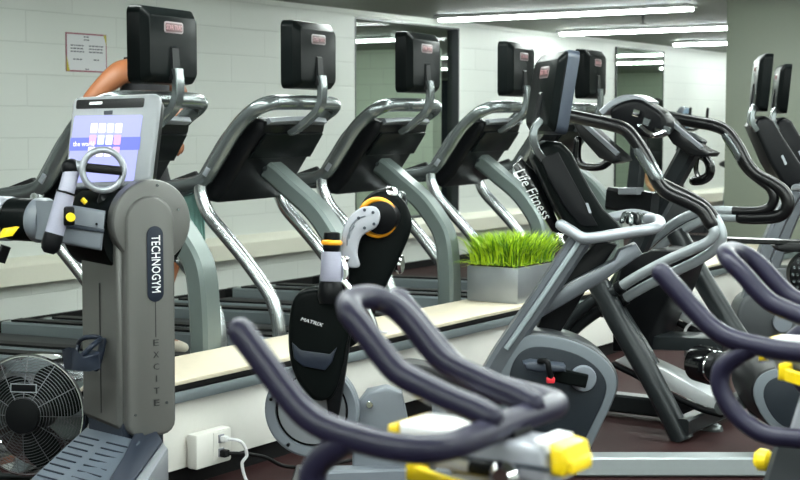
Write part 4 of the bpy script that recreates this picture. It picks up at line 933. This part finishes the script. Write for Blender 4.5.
t = thing('power_cord', 'white cord hanging behind the stepper by the low wall', 'cable', AX(690, 326, 5.9))
m = MB(); m.tube([AX(*p, 5.95) for p in ((693, 322), (687, 327), (684, 335), (684, 345), (688, 352))], .006, 8, 5); m.build('cord', white, t)
# ------------------------------------------------------------------ two more bikes by the column
HD = 7.7
def H(px, py, d=HD): return AD(px, py, d)
hbp = H(760, 300); 
def make_upright():
    t = thing('upright_bike', 'upright bike', 'exercise bike', (hbp.x, hbp.y, 0), 'upright bikes by the column')
    monitor(t, rz(R(205)) @ Matrix.Rotation(R(-5), 3, 'X'), H(762, 83), .40, .30, th=.62)
    m = MB(); m.bar([H(756, 105, 7.62), H(752, 112, 7.62), H(751, 122, 7.62), H(756, 130, 7.63)], .06, .03, gd_, 5, .3); m.build('screen_bracket', gun, t)
    c = [(754, 126), (758, 119), (766, 116), (774, 120), (784, 137), (799, 160), (812, 178), (806, 188), (794, 190), (784, 186), (770, 163)]
    m = MB(); m.prism([H(x, y, 7.6) for x, y in c], gd_*.24, .022, 3); cs = m.build('console', blk, t, 35)
    m = MB(); m.prism([H(781, 156, 7.598), H(783, 155, 7.598), H(787, 164, 7.598), H(785, 165, 7.598)], -gd_*.004); m.build('console_tag', silver, cs)
    m = MB(); m.bar([H(800, 182, 7.66), H(782, 214, 7.66), H(764, 255, 7.66), H(748, 300, 7.66)], .085, .075, gd_, 3, .4); m.build('front_post', post_m, t)
    m = MB(); m.tube([H(795, 188, 7.55), H(806, 186, 7.45), H(830, 176, 7.42), H(838, 172, 7.45)], .02, 12, 5); m.build('handlebar', silver, t)
    hs = [(738, 312), (748, 296), (775, 292), (806, 300), (820, 316), (812, 336), (796, 348), (756, 348), (740, 336)]
    m = MB(); m.prism(catmull([H(x, y, 7.6) for x, y in hs], 3, True), gd_*.2, .02, 3); ho = m.build('crank_housing', dgrey, t, 40)
    m = MB(); m.lathe([(.02, .02), (.05, .02), (.05, 0)], H(782, 322, 7.59), -gd_, 28); m.build('crank_disc', grey, ho)
    q = H(780, 340, 7.7); q.z = .04
    m = MB(); m.bar([q-gx*.45, q+gx*.6], .1, .07, gd_, 0); m.build('base_beam', dgrey, t)
    for s in (-.42, .58):
        m = MB(); m.bar([q+gx*s-gd_*.27-V((0, 0, .01)), q+gx*s+gd_*.27-V((0, 0, .01))], .07, .05, gx, 0); m.build('base_foot', dgrey, t)
    sq = q+gx*.5
    m = MB(); m.bar([V((sq.x, sq.y, .05)), V((sq.x, sq.y, .8))], .07, .09, gd_, 0); m.build('seat_post', dgrey, t)
    m = MB(); m.loft([[sq+gx*y+gd_*(w*math.cos(2*math.pi*k/16))+V((0, 0, .80+h*math.sin(2*math.pi*k/16))) for k in range(16)] for y, w, h in ((-.16, .02, .02), (-.1, .04, .03), (0, .1, .045), (.1, .13, .05), (.14, .06, .025))]); m.build('saddle', seatm, t, 60)
    return t
h0 = make_upright(); h0['label'] = 'upright bike with a nearly edge-on screen, the nearer of two beside the column'
dup(h0, (hbp.x+1.337, hbp.y+.34, 0), 0, 'upright bike half hidden behind its twin at the right edge, screen slightly lower')
# black bench-like arm and vented cover at the right edge
vb = AD(760, 330, 6.6)
vt = thing('weight_bench', 'black padded machine arm with a vented round cover, at the right edge under the bikes', 'gym machine', (AD(815, 300, 6.6).x, AD(815, 300, 6.6).y, 0))
m = MB(); m.bar([AD(726, 239.5, 6.6), AD(750, 240.5, 6.6), AD(790, 242, 6.6), AD(830, 244, 6.6)], .05, .028, gd_, 3, .4); m.build('machine_arm', blkg, vt)
m = MB(); m.prism([AD(776, 247, 6.55), AD(790, 243, 6.55), AD(835, 244, 6.55), AD(835, 253, 6.55), AD(782, 252, 6.55)], gd_*.12, .01); m.build('arm_pad', seatm, vt)
vc = AD(812, 274, 6.5)
m = MB(); m.lathe([(.02, .02), (.09, .018), (.103, .008), (.105, -.04)], vc, -gd_, 40); vcov = m.build('vented_cover', blk, vt)
for rr_, nn in ((.045, 9), (.07, 14), (.09, 18)):
    for k in range(nn):
        a = 2*math.pi*k/nn; m = MB(); q = vc-gd_*.0185+(gx*math.cos(a)+V((0, 0, 1))*math.sin(a))*rr_
        m.lathe([(.002, .0), (.006, .004), (.008, .0)], q, -gd_, 8); m.build('vent_stud', gun, vcov)
m = MB(); q = AD(815, 300, 6.6); m.bar([AD(815, 252, 6.6), V((q.x, q.y, .04))], .08, .08, gx, 0); m.bar([V((q.x, q.y, .03))-gx*.3, V((q.x, q.y, .03))+gx*.3], .08, .06, gd_, 0); m.build('machine_stand', frame_dk, vt)

# far machine against the back wall with a rounded pale blue console
fx = AY(687, 118, 6.1)
t = thing('wall_side_bike', 'far exercise bike by the back wall, its rounded pale blue console showing past the stepper', 'exercise bike', (fx.x, fx.y, 0))
el = [(fx.x+.165*math.cos(2*math.pi*k/28)*(1 if abs(math.cos(2*math.pi*k/28)) > .3 else 1), fx.y, fx.z+.13*math.sin(2*math.pi*k/28)) for k in range(28)]
m = MB(); m.prism([(x, y-.0, z) for x, y, z in el], (0, .07, 0), .02, 3); co = m.build('console', grey, t, 50)
m = MB(); m.prism([(fx.x+(x-fx.x)*.86, y-.003, fx.z+(z-fx.z)*.84) for x, y, z in el], (0, .004, 0)); m.build('console_face', paleblue, co)
m = MB(); m.box((fx.x, fx.y-.006, fx.z+.02), (.14, .006, .06), bev=.002); m.build('console_display', navy, co)
m = MB(); m.bar([(fx.x, fx.y+.05, fx.z-.06), (fx.x, fx.y+.08, .9), (fx.x+.02, fx.y+.05, .1)], .07, .07, (1, 0, 0), 4); m.build('mast', frame_dk, t)
for s_ in (-1, 1):
    m = MB(); m.tube([(fx.x+s_*.05, fx.y+.05, fx.z-.12), (fx.x+s_*.22, fx.y-.02, fx.z-.12), (fx.x+s_*.25, fx.y-.12, fx.z-.02), (fx.x+s_*.25, fx.y-.14, fx.z+.1)], .016, 10, 5); m.build('handle', foam, t)
m = MB(); m.prism([(fx.x-.09, fx.y+.25, .1), (fx.x-.09, fx.y-.25, .1), (fx.x-.09, fx.y-.3, .3), (fx.x-.09, fx.y-.1, .5), (fx.x-.09, fx.y+.2, .45)], (.18, 0, 0), .03, 3); m.build('crank_housing', dgrey, t)
m = MB(); m.bar([(fx.x, fx.y+.35, .05), (fx.x, fx.y-.75, .05)], .08, .06, (1, 0, 0), 0); m.bar([(fx.x-.25, fx.y+.33, .03), (fx.x+.25, fx.y+.33, .03)], .07, .05, (0, 1, 0), 0); m.bar([(fx.x-.25, fx.y-.72, .03), (fx.x+.25, fx.y-.72, .03)], .07, .05, (0, 1, 0), 0); m.build('base_frame', dgrey, t)
m = MB(); m.bar([(fx.x, fx.y-.45, .06), (fx.x, fx.y-.5, .82)], .06, .08, (1, 0, 0), 0); m.build('seat_post', alu, t)
m = MB(); m.ball((fx.x, fx.y-.52, .86), .12, (1, 1.15, .4)); m.build('saddle', seatm, t, 60)
lipm = mat('lip tone', (150, 84, 74), .5)
# ------------------------------------------------------------------ people
def skinmesh(name, chains, mt, parent, sub=2):
    """chains: list of (points, radii, parent index or None); each chain continues from a vertex already laid"""
    vs, es, rs, roots = [], [], [], []
    for pts, rad, start in chains:
        prev = start
        if start is None: roots.append(len(vs))
        for p, r in zip(pts, rad):
            vs.append(p); rs.append(r); i = len(vs)-1
            if prev is not None: es.append((prev, i))
            prev = i
    me = bpy.data.meshes.new(name); me.from_pydata([tuple(v) for v in vs], es, []); me.materials.append(mt)
    o = bpy.data.objects.new(name, me); COL.objects.link(o); o.parent = parent
    md = o.modifiers.new('skin', 'SKIN'); md.use_smooth_shade = True; md.branch_smoothing = .4
    for i, r in enumerate(rs):
        d = me.skin_vertices[0].data[i]; d.radius = r if isinstance(r, tuple) else (r, r); d.use_root = i in roots
    s = o.modifiers.new('sub', 'SUBSURF'); s.levels = sub; s.render_levels = sub
    bpy.context.view_layer.update()
    dg = bpy.context.evaluated_depsgraph_get(); m2 = bpy.data.meshes.new_from_object(o.evaluated_get(dg))
    o.modifiers.clear(); o.data = m2; bpy.data.meshes.remove(me); m2.name = name
    m2.polygons.foreach_set('use_smooth', [True]*len(m2.polygons))
    return o
def make_person(label, skin_m, hands, loc, rot, stride=1.0):
    t = thing('person', label, 'person', (0, 0, 0), local=True)
    ch = []
    # pelvis up to skull
    spine = [(0, 0, .93), (0, -.01, 1.03), (0, -.02, 1.16), (0, -.03, 1.28), (0, -.03, 1.385), (.01, -.035, 1.455), (.03, -.05, 1.505), (.05, -.065, 1.55), (.055, -.062, 1.60), (.057, -.055, 1.65)]
    ch.append((spine, [(.15, .1), (.13, .09), (.125, .088), (.145, .1), (.15, .095), (.062, .06), (.052, .052), (.068, .075), (.078, .094), (.066, .08)], None))
    ia = 4
    nv = len(spine)
    def add(pts, rad, start):
        nonlocal nv
        ch.append((pts, rad, start)); s = nv; nv += len(pts); return s
    add([(.055, -.15, 1.58), (.055, -.172, 1.565)], [.016, .012], 8)            # nose
    add([(.05, -.13, 1.52)], [.034], 7)                                    # chin
    for s in (-1, 1):
        add([(.055+s*.082, -.05, 1.585), (.055+s*.09, -.035, 1.59)], [(.012, .022), (.006, .02)], 8)     # ears
        hx, hy, hz = hands[0 if s < 0 else 1]
        el = ((.19*s+hx)/2+s*(.085 if s < 0 else .27), (-.03+hy)/2+.1, (1.40+hz)/2+.06)
        q = add([(s*.11, -.025, 1.41), (s*.178, -.02, 1.395), ((s*.2+el[0])/2, (-.02+el[1])/2, (1.39+el[2])/2), el, ((el[0]+hx)/2, (el[1]+hy)/2, (el[2]+hz)/2), (hx, hy, hz)], [.07, .062, .05, .038, .036, (.026, .022)], ia)
        d = (V((hx, hy, hz))-V(el)).normalized(); dn = (d*.5+V((0, -.6, -.35))).normalized(); sd = V((s, 0, 0)); sd = (sd-dn*sd.dot(dn)).normalized()
        W = V((hx, hy, hz)); K_ = W+dn*.085
        add([W+dn*.035, K_-dn*.02], [(.036, .018), (.036, .016)], q+5)
        up_ = dn.cross(sd)*(1 if dn.cross(sd).z > 0 else -1)
        for k, (ln, o_) in enumerate(((.062, -.027), (.072, -.009), (.067, .009), (.052, .026))):
            b0 = K_-dn*.015+sd*o_
            add([b0, b0+dn*ln*.45, b0+dn*ln*.75-up_*ln*.35, b0+dn*ln*.7-up_*ln*.75], [.0095, .0088, .008, .007], None)
        th = W+dn*.03-sd*.03*1
        add([th, th-sd*.018+dn*.028-up_*.01, th-sd*.012+dn*.052-up_*.03], [.011, .010, .008], None)
        f = s*stride
        kn = (s*.1, -.12 if f > 0 else -.04, .50); an = (s*.095, -.02 if f > 0 else .24, .10 if f > 0 else .20)
        add([(s*.088, 0, .86), (s*.1, (kn[1])*.5, .69), kn, ((kn[0]+an[0])/2, (kn[1]+an[1])/2+.02, (kn[2]+an[2])/2+.02), an, (an[0], an[1]-.06, an[2]-.045), (an[0], an[1]-.15, an[2]-.065)], [.095, .085, .058, .056, .036, (.036, .034), (.036, .02)], 0)
    body = skinmesh('body', ch, skin_m, t, 2)
    # clothes
    c = [([(0, -.005, .93), (0, -.012, 1.03), (0, -.02, 1.16), (0, -.03, 1.28), (0, -.03, 1.385), (0, -.032, 1.425)], [(.185, .14), (.170, .128), (.160, .122), (.178, .134), (.182, .128), (.105, .085)], None)]
    c.append(([(-.10, -.022, 1.425)], [.055], 4)); c.append(([(.10, -.022, 1.425)], [.055], 4))
    skinmesh('tank_top', c, cloth, body, 2)
    sh = [([(0, -.003, 1.0), (0, 0, .93), (0, 0, .87)], [(.178, .135), (.182, .14), (.17, .13)], None)]
    for s in (-1, 1):
        f = s*stride; sh.append(([(s*.09, -.005, .83), (s*.1, -.055 if f > 0 else -.015, .70), (s*.102, -.07 if f > 0 else -.02, .62)], [.122, .112, .1], 2))
    skinmesh('shorts', sh, cloth, body, 2)
    for s in (-1, 1):
        f = s*stride; an = (s*.095, -.02 if f > 0 else .24, .10 if f > 0 else .20)
        o = an; tilt = -.065 if f > 0 else -.09
        skinmesh('shoe', [([(o[0], o[1]+.035, o[2]-.04), (o[0], o[1]-.04, o[2]-.052), (o[0], o[1]-.13, o[2]-.06), (o[0], o[1]-.19, o[2]-.066)], [(.04, .045), (.043, .045), (.046, .034), (.034, .024)], None)], shoe, body, 2)
    h = MB(); h.ball((.056, -.045, 1.622), .1, (.92, 1.06, .98), u=20, v=14)
    for v in list(h.b.verts):
        if v.co.y < -.075 and v.co.z < 1.652: v.co.y = -.075+.3*(v.co.y+.075)*0
        if v.co.z < 1.555: v.co.z = 1.555
    h.build('hair', hairm, body, 80)
    for s in (-1, 1):
        e = MB(); e.ball((.055+s*.031, -.138, 1.602), .0085, u=10, v=8); e.build('eye', white, body)
        e = MB(); e.ball((.055+s*.031, -.1435, 1.602), .005, u=8, v=6); e.build('iris', hairm, body)
    e = MB(); e.tube([(.029, -.148, 1.535), (.053, -.158, 1.537), (.077, -.148, 1.535)], .005, 8, 4); e.build('lips', lipm, body)
    t.location = loc; t.scale = (.965, .965, .965); t.rotation_euler = (0, 0, rot)
    return t
a8 = R(8); TX, TY = TM[1][0], TM[1][1]
def T2(lx, ly, z): return V((TX+lx*math.cos(a8)-ly*math.sin(a8), TY+lx*math.sin(a8)+ly*math.cos(a8), z))
make_person('person in a black sleeveless top walking on the second treadmill, head hidden behind a screen', skin, ((-.27, -.02, .97), (.10, -.12, 1.10)), T2(-.07, .93, .178), a8)
PM = AD(655, 100, 20.0); PM.y = 2*WY-PM.y
make_person('person in black at the far end, seen only as a reflection in the narrow mirror', skin2, ((-.26, -.16, .95), (.26, -.16, .95)), V((PM.x, PM.y, 0)), R(20), .5)
# towel over the near handrail of that treadmill
tw = thing('towel', 'turquoise towel hanging from the handrail end of the second treadmill', 'towel', T2(-.34, .5, 1.0))
m = MB(); rows = []
prof = []
for k in range(15):
    f = k/14
    if f < .45: prof.append((.040+.006*math.sin(f*14), .745+(.985-.745)*(f/.45)))
    elif f < .55: prof.append((.040+.012*(f-.45)/.1, .985+.012*math.sin(math.pi*(f-.45)/.1)))
    else: prof.append((.054+.012*math.sin((f-.55)*9), .985-(.985-.70)*((f-.55)/.45)))
for j in range(13):
    y = .435+.12*j/12; zoff = .012-.22*(y-.435)
    wob = .008*math.sin(j*1.9)
    rows.append([T2(-.34+x+wob*(1 if z < .93 else 0), y+.006*math.sin(z*40), z+zoff+.012) for x, z in prof])
m.loft(rows, cap=False, closed=False)
o = m.build('terry_cloth', towelm, tw, 80)
sd = o.modifiers.new('thick', 'SOLIDIFY'); sd.thickness = .006; sd.offset = 1
# ------------------------------------------------------------------ render look
w = bpy.data.worlds.new('world'); SC.world = w; w.use_nodes = True
w.node_tree.nodes['Background'].inputs[0].default_value = (.02, .022, .02, 1)
SC.view_settings.view_transform = 'Standard'; SC.view_settings.look = 'None'
SC.view_settings.exposure = 0.86; SC.view_settings.gamma = 1; SC.view_settings.use_curve_mapping = False
SC.cycles.use_denoising = True
SC.cycles.max_bounces = 8; SC.cycles.diffuse_bounces = 4; SC.cycles.glossy_bounces = 5
SC.cycles.sample_clamp_indirect = 6
for o in LOCALS:
    if '_local' in o: del o['_local']
for o in bpy.data.objects:
    if '_local' in o: del o['_local']
